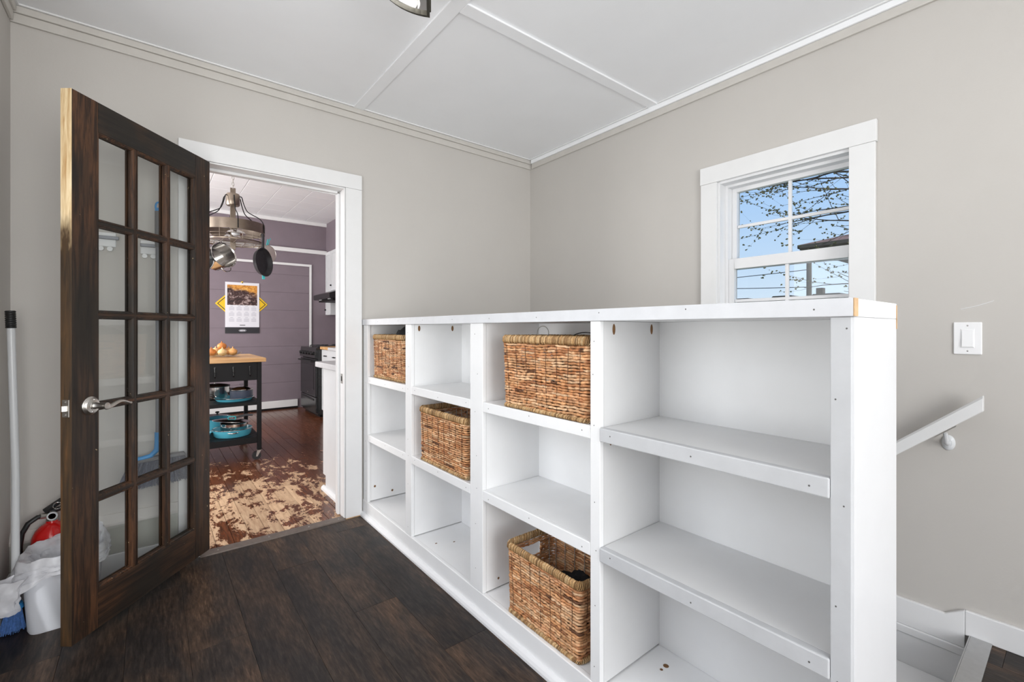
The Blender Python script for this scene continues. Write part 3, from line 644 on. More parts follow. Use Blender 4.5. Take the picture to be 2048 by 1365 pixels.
sash(XR+0.060, XR+0.092, 1.087, 1.552, 0.056, 0.06, 0.030)

# ------------------------------------------------------------------ ceiling lamp
lc = (0.788, 1.469, ZC)
lp = thing('ceiling_lamp', 'half-round ceiling lamp with clear glass, curved dark bronze rim and white bulb', 'ceiling lamp', lc)
LA = R(61.5)                                   # direction of the flat side of the half drum
def dshape(r, n=26):
    out = [(lc[0]+r*math.cos(LA+PI*k/(n-1.0)), lc[1]+r*math.sin(LA+PI*k/(n-1.0))) for k in range(n)]
    return out
def band(g, r0, r1, z0, z1):
    a_, b_ = dshape(r0), dshape(r1); n = len(a_)
    d_ = Vector((math.cos(LA), math.sin(LA))); nn_ = Vector((d_.y, -d_.x))
    b_ = [(x-nn_.x*(r0-r1), y-nn_.y*(r0-r1)) for x, y in b_]
    vs = [(x, y, z0) for x, y in a_]+[(x, y, z1) for x, y in a_]+[(x, y, z1) for x, y in b_]+[(x, y, z0) for x, y in b_]
    g.add(vs, [(L_*n+k, L_*n+(k+1) % n, ((L_+1) % 4)*n+(k+1) % n, ((L_+1) % 4)*n+k) for L_ in range(4) for k in range(n)])
g = G(); g.prism([p_ for p_ in dshape(0.176)], 'z', ZC-0.022, ZC-0.001); obj('canopy', g, M['bronze'], lp)
g = G(); band(g, 0.184, 0.181, ZC-0.114, ZC-0.0225); obj('glass_shade', g, M['shadeglass'], lp)
DBZ = plain('dark_bronze', srgb(62, 60, 52), 0.4, 0.5, 0.1)
g = G(); band(g, 0.190, 0.178, ZC-0.134, ZC-0.1145)
obj('lower_rim', g, DBZ, lp)
for sgn in (-1, 1):
    g = G(); c_ = Vector((lc[0]+sgn*0.182*math.cos(LA), lc[1]+sgn*0.182*math.sin(LA), 0)); g.cyl((c_.x, c_.y, ZC-0.1144), (c_.x, c_.y, ZC-0.0222), 0.005, seg=8); obj('corner_post', g, DBZ, lp, smooth=True)
dd = Vector((math.cos(LA), math.sin(LA), 0)); nn = Vector((-dd.y, dd.x, 0))
for q in (0.055, -0.10):
    c = Vector(lc)+dd*q+nn*0.05+Vector((0, 0, -0.062))
    g = G(); g.cyl(c, c+dd*0.040, 0.021, seg=16); g.cyl(c+Vector((0, 0, 0.04)), c, 0.008, seg=10); bs = obj('bulb_socket', g, M['switchw'], lp, smooth=True)
    g = G(); g.sphere(c+dd*0.075, 0.028, 16, 10); g.cyl(c+dd*0.038, c+dd*0.06, 0.014, 0.022, 14); obj('bulb', g, M['bulb'], bs, smooth=True)

# ------------------------------------------------------------------ baskets
def strand_col(rn, rim=False):
    if rim: base = rn.choice([(216, 180, 130), (200, 162, 112), (176, 138, 92), (222, 192, 146), (150, 116, 76)])
    else: base = rn.choice([(226, 172, 122), (216, 158, 108), (234, 186, 140), (206, 146, 98), (238, 198, 156), (190, 130, 86), (220, 166, 122), (230, 178, 132)])
    k = rn.uniform(0.88, 1.06); return [c for c in srgb(*[min(255, v*k) for v in base])]
class SG(G):
    def __init__(s): super().__init__(); s.c = []
    def strand(s, pts, rs, seg, cols, flat=1.0):
        n0 = len(s.v); s.tube(pts, rs, seg)
        n = len(pts)
        for i in range(n): s.c += [cols[i]]*seg
        return s
def build_sg(name, g, mat, parent):
    inv = ROOT[rootof(parent).name].inverted(); me = bpy.data.meshes.new(name)
    me.from_pydata([tuple(inv @ Vector(v)) for v in g.v], [], g.f)
    at = me.color_attributes.new('strand', 'FLOAT_COLOR', 'POINT')
    flat = []
    for c in g.c: flat += c
    at.data.foreach_set('color', flat)
    for p in me.polygons: p.use_smooth = True
    o = bpy.data.objects.new(name, me); COL.objects.link(o); me.materials.append(mat); o.parent = parent; o['kind'] = 'stuff'
    return o
def basket(label, cx, cy, cz, wy, wx, h, rot, seed, handles=True):
    """wy = width along the bookcase, wx = depth; slightly tapered to the foot"""
    b = thing('wicker_basket', label, 'basket', (cx, cy, cz), rot, 'water hyacinth baskets in the bookcase')
    mt = ROOT[b.name]; rn = random.Random(seed)
    def path(z, off, step=0.0055):
        t = 0.97+0.03*z/h; ax = wx/2*t+off; ay = wy/2*t+off; rc = 0.014
        pts = []
        segs = [((ax, -ay+rc), (ax, ay-rc)), ((ax-rc, ay), (-ax+rc, ay)), ((-ax, ay-rc), (-ax, -ay+rc)), ((-ax+rc, -ay), (ax-rc, -ay))]
        cen = [(ax-rc, ay-rc, 0), (-ax+rc, ay-rc, 90), (-ax+rc, -ay+rc, 180), (ax-rc, -ay+rc, 270)]
        for (p, q), (ccx, ccy, a0) in zip(segs, cen):
            d = math.dist(p, q); m_ = max(2, int(d/step))
            for i in range(m_): pts.append((p[0]+(q[0]-p[0])*i/m_, p[1]+(q[1]-p[1])*i/m_))
            for i in range(4):
                a = R(a0+90*i/4.0); pts.append((ccx+rc*math.cos(a), ccy+rc*math.sin(a)))
        return pts
    rows = int((h-0.034)/0.0094); g = SG()
    for k in range(rows):
        z0 = 0.012+k*(h-0.038)/rows; pts = path(z0, 0); n = len(pts); ph = rn.uniform(0, 100)
        run = []; rr = []; cc = []; col = strand_col(rn); left = rn.randint(4, 14); tw = rn.uniform(0, 6); rad0 = rn.uniform(0.0041, 0.0050)
        def flush():
            nonlocal run, rr, cc
            if len(run) > 2: g.strand(run, rr, 5, cc)
            run, rr, cc = [], [], []
        for i in range(n+1):
            x, y = pts[i % n]
            t = 1 if abs(x) > wx*0.4 else 0
            hole = handles and abs(x) < 0.042 and abs(y) > wy*0.4 and h-0.098 < z0 < h-0.048
            if hole: flush(); continue
            left -= 1
            if left <= 0:
                col = strand_col(rn); left = rn.randint(4, 16)
                if rn.random() < 0.03: col = list(srgb(110, 72, 46))
                rad0 = rn.uniform(0.0041, 0.0050)
            tw += 0.9
            zz = z0+0.0030*noise.noise(Vector((x*11, y*11, k*0.16+seed*9)))*1.6+0.0007*math.sin(tw)
            out = 0.0012*math.sin(tw*1.7)+0.0022*noise.noise(Vector((i*0.21, k*1.7, seed)))
            d = math.hypot(x, y) or 1
            run.append(mt @ Vector((x+out*(1 if x > 0 else -1)*(1 if t else 0), y+out*(0 if t else (1 if y > 0 else -1)), zz)))
            rr.append(rad0*(1+0.16*math.sin(tw*1.3))); sh = 1.0 if rn.random() > 0.10 else 0.7
            cc.append([col[0]*sh, col[1]*sh, col[2]*sh, 1])
        flush()
    build_sg('weave', g, M['fibre'], b)
    # rim and foot: slanted wraps over a core
    for nm, zc_, hh, rad in (('rim', h-0.016, 0.0145, 0.0017), ('foot_braid', 0.008, 0.007, 0.0017)):
        g = SG(); pts = path(h if nm == 'rim' else 0, 0.002, 0.0033); n = len(pts)
        for i in range(n):
            x, y = pts[i]; x2, y2 = pts[(i+4) % n]; nx_, ny_ = (y2-y), -(x2-x); l_ = math.hypot(nx_, ny_) or 1; nx_, ny_ = nx_/l_, ny_/l_
            col = strand_col(rn, True); seq = []
            for q in range(7):
                a = -PI*0.5+PI*2*q/6.0; ox = math.cos(a)*0.0075; oz = math.sin(a)*hh; s_ = q/6.0
                px_ = x+(x2-x)*s_+nx_*ox; py_ = y+(y2-y)*s_+ny_*ox
                seq.append(mt @ Vector((px_, py_, zc_+oz+rn.uniform(-0.001, 0.001))))
            g.strand(seq, [rad*rn.uniform(0.85, 1.2)]*7, 4, [col]*7)
        build_sg(nm, g, M['fibre'], b)
    # base board
    g = G(); g.box(-wx/2*0.92, wx/2*0.92, -wy/2*0.93, wy/2*0.93, 0.001, 0.006, mt); obj('base', g, M['thread'], b)
    # binding threads outside, wire frame inside
    g = G(); gi = G()
    for side in (-1, 1):
        nn = max(3, round(wy/0.052))
        for i in range(nn):
            y = -wy/2+wy*(i+0.5)/nn; p = []; q = []
            for j in range(9):
                z = 0.012+(h-0.05)*j/8.0; t = 0.93+0.07*z/h
                p.append(mt @ Vector((side*(wx/2*t+0.0068), y*t+rn.uniform(-.0012, .0012), z))); q.append(mt @ Vector((side*(wx/2*t-0.008), y*t, z)))
            g.tube(p, 0.0010, 4); gi.tube(q, 0.0016, 6)
        nn = max(3, round(wx/0.06))
        for i in range(nn):
            x = -wx/2+wx*(i+0.5)/nn; p = []; q = []
            for j in range(9):
                z = 0.012+(h-0.05)*j/8.0; t = 0.93+0.07*z/h
                p.append(mt @ Vector((x*t, side*(wy/2*t+0.0068), z))); q.append(mt @ Vector((x*t, side*(wy/2*t-0.008), z)))
            if abs(x) > 0.045 or not handles: g.tube(p, 0.0010, 4); gi.tube(q, 0.0016, 6)
    obj('binding_threads', g, M['thread'], b, stuff=True); obj('wire_frame', gi, M['wire'], b, smooth=True, stuff=True)
    return b
basket('wicker basket with dark things in it, in the top left cubby', 1.180, 2.500, 0.8735, 0.430, 0.215, 0.262, 0, 1)
basket('wicker basket with an open rim, alone in the middle row of the second column', 1.178, 1.862, 0.5165, 0.425, 0.235, 0.268, 0, 2)
basket('wicker basket with a white wire hanger poking out, top row, third column', 1.176, 1.168, 0.8735, 0.432, 0.240, 0.272, 0, 3)
basket('wicker basket holding black cloth on the bookcase floor, lowest of all', 1.184, 1.183, 0.0965, 0.372, 0.235, 0.268, 0, 4)
# contents
def lump(name, label, cat, c, sx_, sy_, sz_, mat, seed, amp=0.25):
    me_g = G(); me_g.sphere((0, 0, 0), 1, 28, 18); vs = []
    for v in me_g.v:
        v = Vector(v); n_ = 1+amp*noise.noise(v*2.1+Vector((seed, 0, 0)))+amp*0.5*noise.noise(v*5+Vector((0, seed, 0))); v = v*n_
        vs.append((c[0]+v.x*sx_, c[1]+v.y*sy_, c[2]+v.z*sz_))
    me_g.v = vs; o = obj(name, me_g, mat, None, smooth=True); tag(o, label, cat); return o
lump('black_cloth', 'crumpled black cloth inside the lowest basket', 'cloth', (1.19, 1.11, 0.200), 0.078, 0.115, 0.088, M['black'], 3.1, 0.35)
lump('black_gloves', 'black gloves heaped in the top left basket', 'gloves', (1.20, 2.50, 1.09), 0.07, 0.14, 0.085, M['black'], 8.7, 0.3)
lump('dark_cloth', 'dark folded cloth inside the basket of the middle row', 'cloth', (1.215, 1.85, 0.64), 0.08, 0.14, 0.075, M['black'], 5.7, 0.3)
g = G(); pts = [(1.17, 1.315, 1.05), (1.17, 1.317, 1.14)]
for k in range(13):
    a = PI-PI*1.15*k/12.0; pts.append((1.17, 1.285-0.032*math.cos(a), 1.152+0.026*math.sin(a)))
pts.append((1.17, 1.22, 1.12)); g.tube(pts, 0.0016, 6)
g.tube([(1.17, 1.22, 1.12), (1.17, 1.08, 1.05), (1.17, 1.35, 1.05), (1.17, 1.315, 1.10)], 0.0016, 6)
tag(obj('wire_hanger', g, M['wire'], None, smooth=True), 'white wire hanger with its hook above the large top basket', 'hanger')
g = G(); pts = []
for k in range(15):
    a = PI*k/14.0; pts.append((1.19, 1.085-0.075*math.cos(a)*1.0+0.0, 1.125+0.03*math.sin(a)))
g.tube(pts, 0.0018, 6); g.tube([(1.19, 1.01, 1.125), (1.19, 1.01, 1.03), (1.19, 1.16, 1.03), (1.19, 1.16, 1.125)], 0.0018, 6)
tag(obj('black_cable', g, M['blackplastic'], None, smooth=True), 'black looped cable in the large top basket', 'cable')
# ------------------------------------------------------------------ bin, bag, extinguisher, brooms behind the door
bx0, bx1, by0, by1, bh = -0.385, -0.155, 2.47, 2.69, 0.262
bn = thing('waste_bin', 'white plastic waste bin behind the open door', 'bin', ((bx0+bx1)/2, (by0+by1)/2, 0))
def rrect(cx, cy, ax, ay, rc, seg=6):
    out = []
    for sx_, sy_, a0 in ((1, 1, 0), (-1, 1, 90), (-1, -1, 180), (1, -1, 270)):
        for i in range(seg+1):
            a = R(a0+90.0*i/seg); out.append((cx+sx_*(ax-rc)+rc*math.cos(a), cy+sy_*(ay-rc)+rc*math.sin(a)))
    return out
bcx, bcy = (bx0+bx1)/2, (by0+by1)/2
g = G(); levels = [(0.0, 0.82, 0.0), (0.012, 0.86, 0.0), (bh-0.02, 0.975, 0), (bh-0.018, 1.0, 0), (bh, 1.0, 0), (bh, 0.95, 0), (0.02, 0.81, 0), (0.02, 0.3, 0)]
rings = []
for z, s_, _ in levels: rings.append([(x, y, z) for x, y in rrect(bcx, bcy, (bx1-bx0)/2*s_, (by1-by0)/2*s_, 0.045*s_)])
n = len(rings[0]); vs = [p for r_ in rings for p in r_]
fs = [(i*n+k, i*n+(k+1) % n, (i+1)*n+(k+1) % n, (i+1)*n+k) for i in range(len(rings)-1) for k in range(n)]+[tuple(range(n))[::-1], tuple(range((len(rings)-1)*n, len(rings)*n))]
g.add(vs, fs); obj('body', g, M['plastic_white'], bn, smooth=True)
# bag
g = G(); TH, TT = 96, 26; vs = []
for i in range(TH):
    a = 2*PI*i/TH; ca, sa = math.cos(a), math.sin(a)
    # superellipse rim point
    k_ = 1.0/((abs(ca)**4+abs(sa)**4)**0.25); rx_, ry_ = ca*k_*(bx1-bx0)/2, sa*k_*(by1-by0)/2
    leftish = max(0, -ca)**1.5; frontish = max(0, -sa)
    hang = 0.028+0.085*leftish+0.008*frontish+0.03*noise.noise(Vector((ca*2, sa*2, 1.7)))
    hump = 0.055*max(0, sa)*max(0, 0.6+ca)+0.022
    for j in range(TT):
        t = j/(TT-1.0)
        if t < 0.35: u = t/0.35; off = -0.05*(1-u); z = bh-0.05*(1-u)**1.5+hump*u
        elif t < 0.5: u = (t-0.35)/0.15; off = 0.012*u; z = bh+hump*(1-u)+0.012*math.sin(u*PI)
        else: u = (t-0.5)/0.5; off = 0.012+0.03*leftish*u+0.004*u; z = bh-hang*u
        nv = Vector((rx_*9, ry_*9, t*5)); cr_ = noise.noise(nv*2.3)*0.012+noise.noise(nv*5)*0.006
        if t > 0.45: cr_ = abs(cr_)+0.002
        vs.append((bcx+(rx_)*(1+(off+cr_)/0.115), bcy+(ry_)*(1+(off+cr_)/0.115), z+noise.noise(nv*3.1+Vector((5, 5, 5)))*0.012))
fs = [(i*TT+j, ((i+1) % TH)*TT+j, ((i+1) % TH)*TT+j+1, i*TT+j+1) for i in range(TH) for j in range(TT-1)]
g.add(vs, fs)
bag = thing('plastic_bag', 'crumpled white translucent plastic bag lining the waste bin', 'bag', (bcx, bcy, bh))
obj('liner', g, M['bag'], bag, smooth=True)
# hanging twisted ear at the left of the bag
g = G(); vs = []; TH, TT = 26, 20
for j in range(TT):
    t = j/(TT-1.0); c = Vector((-0.392-0.026*math.sin(t*2.6), 2.462-0.014*t, bh-0.02-0.118*t)); w_ = 0.048*(1-0.45*t)+0.01
    for i in range(TH):
        a = 2*PI*i/TH; k_ = 1+0.35*noise.noise(Vector((math.cos(a)*1.5, math.sin(a)*1.5, t*3)))+0.2*noise.noise(Vector((math.cos(a)*4, math.sin(a)*4, t*7)))
        vs.append((c.x+math.cos(a)*w_*0.85*k_, c.y+math.sin(a)*w_*0.5*k_, c.z+0.008*noise.noise(Vector((a*2, t*9, 2)))))
g.add(vs, [(j*TH+i, j*TH+(i+1) % TH, (j+1)*TH+(i+1) % TH, (j+1)*TH+i) for j in range(TT-1) for i in range(TH)])
obj('bag_ear', g, M['bag'], bag, smooth=True)
# extinguisher
ec = (-0.330, 2.768, -0.035)
ex = thing('fire_extinguisher', 'red fire extinguisher with black hose standing behind the white bin', 'fire extinguisher', ec)
g = G(); g.lathe([(0.0, 0.036), (0.060, 0.036), (0.064, 0.042), (0.066, 0.02), (0.066, 0.29), (0.063, 0.318), (0.052, 0.344), (0.036, 0.362), (0.02, 0.372), (0.018, 0.385), (0, 0.385)], center=ec, seg=36); obj('cylinder', g, M['red'], ex, smooth=True)
g = G(); g.lathe([(0.0, 0.380), (0.019, 0.380), (0.019, 0.392), (0.014, 0.396), (0.014, 0.425), (0.0, 0.425)], center=ec, seg=18); v_ = obj('valve', g, M['nickel'], ex, smooth=True)
g = G(); g.lathe([(0, 0), (0.017, 0), (0.018, 0.004), (0.017, 0.010), (0, 0.010)], Matrix.Translation((ec[0]+0.004, ec[1]-0.022, 0.370)) @ Matrix.Rotation(R(90), 4, 'X'), 20); obj('gauge', g, M['offwhite'], ex, smooth=True)
g = G(); g.lathe([(0.0, 0.0105), (0.012, 0.0105)], Matrix.Translation((ec[0]+0.004, ec[1]-0.022, 0.370)) @ Matrix.Rotation(R(90), 4, 'X'), 20); obj('gauge_face', g, M['red'], ex)
g = G(); g.tube([(ec[0]-0.02, ec[1]-0.01, 0.425-0.035), (ec[0]+0.03, ec[1]-0.012, 0.462-0.035), (ec[0]+0.085, ec[1]-0.015, 0.475-0.035)], [0.012, 0.011, 0.008], 8); g.tube([(ec[0], ec[1]-0.01, 0.385), (ec[0]+0.05, ec[1]-0.012, 0.397), (ec[0]+0.10, ec[1]-0.014, 0.402)], [0.010, 0.009, 0.008], 8)
obj('lever', g, M['blackplastic'], ex, smooth=True)
g = G(); g.tube([(ec[0]+0.02, ec[1]-0.026, 0.405)]+[(ec[0]+0.02+0.014*math.cos(a_), ec[1]-0.028, 0.410+0.014*math.sin(a_)) for a_ in [x*0.5 for x in range(13)]], 0.0018, 6); obj('pull_pin', g, M['steel'], ex, smooth=True)
g = G(); pts = [(ec[0]-0.012, ec[1]-0.015, 0.372), (ec[0]-0.04, ec[1]-0.03, 0.376), (ec[0]-0.066, ec[1]-0.035, 0.358), (ec[0]-0.084, ec[1]-0.038, 0.32), (ec[0]-0.090, ec[1]-0.04, 0.27), (ec[0]-0.089, ec[1]-0.04, 0.19), (ec[0]-0.085, ec[1]-0.03, 0.11)]
g.tube(pts, 0.0095, 12); obj('hose', g, M['blackplastic'], ex, smooth=True)
g = G(); g.tube([(ec[0]-0.013, ec[1]-0.016, 0.373), (ec[0]-0.034, ec[1]-0.026, 0.377)], 0.0118, 12); obj('hose_collar', g, M['nickel'], ex, smooth=True)
# white-handled brush broom in the corner of the left wall
wb = thing('small_broom', 'broom with white pole, black grip and blue bristles beside the bin', 'broom', (-0.405, 2.575, 0))
g = G(); g.tube([(-0.408, 2.578, 0.09), (-0.409, 2.59, 0.6), (-0.423, 2.60, 1.17)], [0.0120, 0.0120, 0.0120], 14); obj('pole', g, M['offwhite'], wb, smooth=True)
g = G(); pts = []; rs = []
for k in range(25): t = k/24.0; pts.append((-0.423-0.0022*t, 2.60+0.001*t, 1.17+0.068*t)); rs.append(0.0155 if k % 3 else 0.0137)
g.tube(pts, rs, 14); obj('grip', g, M['blackplastic'], wb, smooth=True)
g = G(); g.lathe([(0.0, 0.105), (0.022, 0.105), (0.026, 0.085), (0.0, 0.085)], center=(-0.41, 2.578, 0), seg=16); obj('ferrule', g, M['blue'], wb, smooth=True)
g = G(); rn = random.Random(5)
for k in range(420):
    a = rn.uniform(0, 2*PI); q = math.sqrt(rn.random()); p0 = (-0.412+0.020*q*math.cos(a), 2.575+0.020*q*math.sin(a), 0.095)
    p1 = (-0.415+0.036*q*math.cos(a)+rn.uniform(-.004, .004), 2.572+0.036*q*math.sin(a)+rn.uniform(-.004, .004), rn.uniform(0.0, 0.02))
    g.tube([p0, ((p0[0]+p1[0])/2, (p0[1]+p1[1])/2, 0.05), p1], 0.0011, 3, cap=False)
obj('bristles', g, M['bluebristle'], wb, stuff=True)
# angle broom hung on the wall behind the glass
gb = thing('angle_broom', 'grey angle broom with bright blue collar hanging on the wall behind the door', 'broom', (0.035, 2.79, 0.4))
px_, py_ = 0.033, 2.785
g = G(); g.tube([(px_, py_, 0.66), (px_, py_, 1.66)], 0.0125, 14); obj('pole', g, M['greypole'], gb, smooth=True)
g = G(); g.tube([(px_, py_, 1.56), (px_, py_, 1.58), (px_, py_, 1.735)], [0.0128, 0.0155, 0.0155], 14); obj('grip', g, M['greygrip'], gb, smooth=True)
g = G(); g.tube([(px_+0.0115*math.cos(a_), py_, 1.757+0.022*math.sin(a_)) for a_ in [PI*x/10.0 for x in range(-2, 13)]], 0.0042, 8); g.tube([(px_, py_, 1.735), (px_, py_, 1.75)], 0.0150, 14); obj('hanging_loop', g, M['blue'], gb, smooth=True)
g = G(); g.tube([(px_+0.0, py_, 0.67), (px_+0.0, py_, 0.63), (px_-0.006, py_-0.002, 0.585), (px_-0.03, py_-0.004, 0.560), (px_-0.062, py_-0.006, 0.553), (px_-0.090, py_-0.008, 0.552), (px_-0.115, py_-0.008, 0.548)], [0.016, 0.016, 0.013, 0.011, 0.011, 0.010, 0.009], 12); obj('collar', g, M['blue'], gb, smooth=True)
g = G(); g.prism([(px_-0.112, 0.532), (px_-0.105, 0.545), (px_+0.0, 0.556), (px_+0.10, 0.558), (px_+0.107, 0.544)], 'y', py_-0.020, py_+0.020); obj('head', g, M['greygrip'], gb, bevel=0.004)
g = G(); rn = random.Random(9)
for k in range(520):
    u = rn.random(); v2 = rn.uniform(-1, 1); p0 = Vector((px_-0.108+0.21*u, py_+0.016*v2, 0.536+0.012*u)); p1 = Vector((px_-0.155+0.285*u+rn.uniform(-.004, .004), py_+0.024*v2, 0.415+0.012*u+rn.uniform(-.008, .008)))
    g.tube([p0, (p0+p1)/2+Vector((rn.uniform(-.002, .002), 0, 0)), p1], 0.0014, 3, cap=False)
obj('bristles', g, M['greybristle'], gb, stuff=True)
for i, (x, zc_, lb) in enumerate(((-0.150, 1.572, 'empty white plastic broom clip with steel band, left on the wall'), (0.008, 1.552, 'white plastic broom clip gripping the grey pole'))):
    t = thing('broom_clip', lb, 'clip', (x, YB, zc_))
    g = G(); g.box(x-0.045, x+0.026, YB-0.008, YB, zc_-0.022, zc_+0.045); obj('plate', g, M['white'], t, bevel=0.004)
    g = G(); g.box(x-0.045, x+0.036, YB-0.022, YB-0.0085, zc_+0.012, zc_+0.027); obj('band', g, M['greypole'], t, bevel=0.002)
    for dx in (-0.028, 0.004):
        g = G(); g.cyl((x+dx, YB-0.018, zc_-0.032), (x+dx, YB, zc_-0.032), 0.0105, seg=16); obj('roller', g, M['white'], t, smooth=True)

# ------------------------------------------------------------------ kitchen shell
KY = 7.3; KZ = 2.79; KX = XR
g = G(); g.box(-2.0, KX+0.15, KY, KY+0.12, -0.1, KZ+0.1); kb = struct('wall_kitchen_back', g, M['purple'])
z = 0.13; k = 0
while z < 2.08:
    z2 = min(z+0.262, 2.098)
    for xa, xb in ((-1.2, 0.42), (0.423, 1.878)):
        g = G(); g.box(xa, xb, KY-0.007, KY-0.0002, z+0.0012, z2-0.0012); obj('wall_board', g, M['purple'], kb, bevel=0.0012)
    z = z2
g = G(); g.box(KX, KX+0.15, YB+0.12, KY, -0.1, KZ+0.1); struct('wall_kitchen_right', g, M['purple'])
g = G(); g.box(-2.0, -1.88, YB+0.12, KY, -0.1, KZ+0.1); struct('wall_kitchen_left', g, M['purple'])
g = G(); g.box(-1.88, XL-0.12, YB, YB+0.12, -0.1, KZ+0.1); struct('wall_kitchen_front', g, M['purple'])
g = G(); g.box(-2.0, KX+0.15, YB+0.0, KY+0.12, KZ+0.006, KZ+0.1); kc = struct('ceiling_kitchen', g, M['ceiling'])
tp_ = 0.325; tm = None
for i in range(-2, 8):
    for j in range(14):
        x0 = -0.13+i*tp_; y0 = YB+0.12+j*tp_
        if x0 >= KX-0.02 or y0 >= KY-0.02: continue
        x1 = min(x0+tp_, KX); y1 = min(y0+tp_, KY)
        g = G(); g.box(x0+0.002, x1-0.002, y0+0.0012, y1-0.0012, KZ-0.005, KZ+0.005); obj('ceiling_tile', g, M['ceiling'], kc, bevel=0.003)
g = G(); g.box(-1.88, KX, KY-0.03, KY, KZ-0.055, KZ-0.0055); struct('trim_30', g, M['trimwhite'], 0.004)
g = G(); g.box(-1.88, 2.13, KY-0.045, KY, 2.305, 2.362); struct('trim_31', g, M['trimwhite'], 0.003)
g = G(); g.box(-1.0, 1.915, KY-0.018, KY, 2.105, 2.138); struct('trim_32', g, M['trimwhite'], 0.002)
g = G(); g.box(1.885, 1.915, KY-0.0175, KY, 0.13, 2.1045); struct('trim_33', g, M['trimwhite'], 0.002)
g = G(); g.box(-1.88, 1.72, KY-0.02, KY, 0.026, 0.128); struct('baseboard_kitchen', g, M['trimwhite'], 0.003)
g = G(); g.box(-1.88, 1.72, KY-0.022, KY, 0.0, 0.0255); struct('trim_34', g, M['blackmetal'])
# soffit above the upper cabinets
g = G(); g.box(2.13, KX, YB+0.12, KY, 2.345, KZ-0.0055); struct('wall_soffit', g, M['purple'])
# kitchen strip floor
g = G(); g.box(-2.0, KX, YB+0.0125, KY, -0.14, -0.012); kf = struct('floor_kitchen', g, plain('subfloor', srgb(40, 28, 20), 0.8))
rn = random.Random(11); bw = 0.083; x = -0.55
while x < KX:
    y = YB+0.024 - rn.uniform(0, 1.4)
    while y < KY:
        ln = rn.uniform(1.3, 2.6); a, b = max(y, YB+0.024), min(y+ln, KY)
        if b-a > 0.05:
            g = G(); g.box(x+0.0011, min(x+bw, KX)-0.0011, a+0.0005, b-0.0005, -0.012, rn.uniform(-0.0012, 0.0)); obj('floor_board', g, M['stripfloor'], kf, bevel=0.001)
        y += ln
    x += bw
g = G(); g.box(-2.0, -0.551, YB+0.024, KY, -0.012, 0); obj('floor_sheet', g, M['stripfloor'], kf)

# ------------------------------------------------------------------ range, hood, cabinets
RX, RY0, RY1 = 1.70, 6.28, 7.04
rg = thing('kitchen_range', 'black gas range against the far right of the kitchen', 'stove', (2.0, 6.66, 0))
g = G(); g.box(RX+0.03, KX-0.01, RY0, RY1, 0.03, 0.90); obj('body', g, M['blackenamel'], rg, bevel=0.004)
g = G(); g.box(RX+0.06, KX-0.03, RY0+0.02, RY1-0.02, 0.0, 0.03); obj('plinth', g, M['blackmetal'], rg)
g = G(); g.box(RX, RX+0.029, RY0+0.004, RY1-0.004, 0.27, 0.77); od = obj('oven_door', g, M['blackenamel'], rg, bevel=0.005)
g = G(); g.box(RX-0.003, RX+0.001, RY0+0.09, RY1-0.09, 0.36, 0.69); obj('oven_window', g, M['blackglass'], od, bevel=0.002)
g = G(); g.tube([(RX-0.001, RY0+0.06, 0.735), (RX-0.04, RY0+0.06, 0.74), (RX-0.04, RY1-0.06, 0.74), (RX-0.001, RY1-0.06, 0.735)], 0.010, 10); obj('handle', g, M['blackplastic'], od, smooth=True)
g = G(); g.sphere((RX-0.001, 6.66, 0.31), 0.012, 12, 6, (0.2, 1.6, 0.8)); obj('badge', g, M['nickel'], od)
g = G(); g.box(RX+0.004, RX+0.029, RY0+0.004, RY1-0.004, 0.06, 0.262); dw = obj('drawer', g, M['blackenamel'], rg, bevel=0.005)
g = G(); g.box(RX-0.004, RX+0.0045, RY0+0.10, RY1-0.10, 0.215, 0.235); obj('drawer_pull', g, M['blackplastic'], dw, bevel=0.003)
g = G(); g.prism([(RX-0.012, 0.785), (RX+0.004, 0.905), (RX+0.03, 0.905), (RX+0.03, 0.785)], 'y', RY0+0.002, RY1-0.002); cp = obj('control_panel', g, M['blackenamel'], rg, bevel=0.003)
for k in range(5):
    y = RY0+0.10+k*0.14; c = Vector((RX-0.006, y, 0.845)); g = G(); g.cyl(c, c+Vector((-0.030, 0, -0.004)), 0.024, 0.021, 16); obj('knob', g, M['blackplastic'], cp, smooth=True)
g = G(); g.box(RX+0.005, KX-0.01, RY0, RY1, 0.9005, 0.918); ct = obj('cooktop', g, M['blackenamel'], rg, bevel=0.003)
for yy in (RY0+0.2, RY1-0.2):
    for xx in (RX+0.2, RX+0.5):
        g = G()
        for k in range(4):
            a = PI*k/4; g.tube([(xx+0.12*math.cos(a), yy+0.12*math.sin(a), 0.938), (xx-0.12*math.cos(a), yy-0.12*math.sin(a), 0.938)], 0.005, 6)
        g.tube([(xx+0.12*math.cos(a), yy+0.12*math.sin(a), 0.936) for a in [2*PI*q/16 for q in range(16)]], 0.005, 6, closed=True)
        for q in range(4): g.cyl((xx+0.12*math.cos(q*PI/2), yy+0.12*math.sin(q*PI/2), 0.918), (xx+0.12*math.cos(q*PI/2), yy+0.12*math.sin(q*PI/2), 0.936), 0.005, seg=6)
        obj('burner_grate', g, M['castiron'], ct, smooth=True)
hdx = 1.885
hood = thing('range_hood', 'black under-cabinet range hood over the stove', 'range hood', (2.1, 6.66, 1.6))
g = G(); g.prism([(hdx, 1.585), (hdx-0.01, 1.60), (hdx-0.01, 1.655), (2.12, 1.735), (KX-0.001, 1.735), (KX-0.001, 1.585)], 'y', RY0, RY1); obj('body', g, M['blackenamel'], hood, bevel=0.003)
g = G(); g.box(hdx+0.05, KX-0.1, RY0+0.06, RY1-0.06, 1.555, 1.5845); obj('filter_tray', g, M['blackmetal'], hood, bevel=0.003)
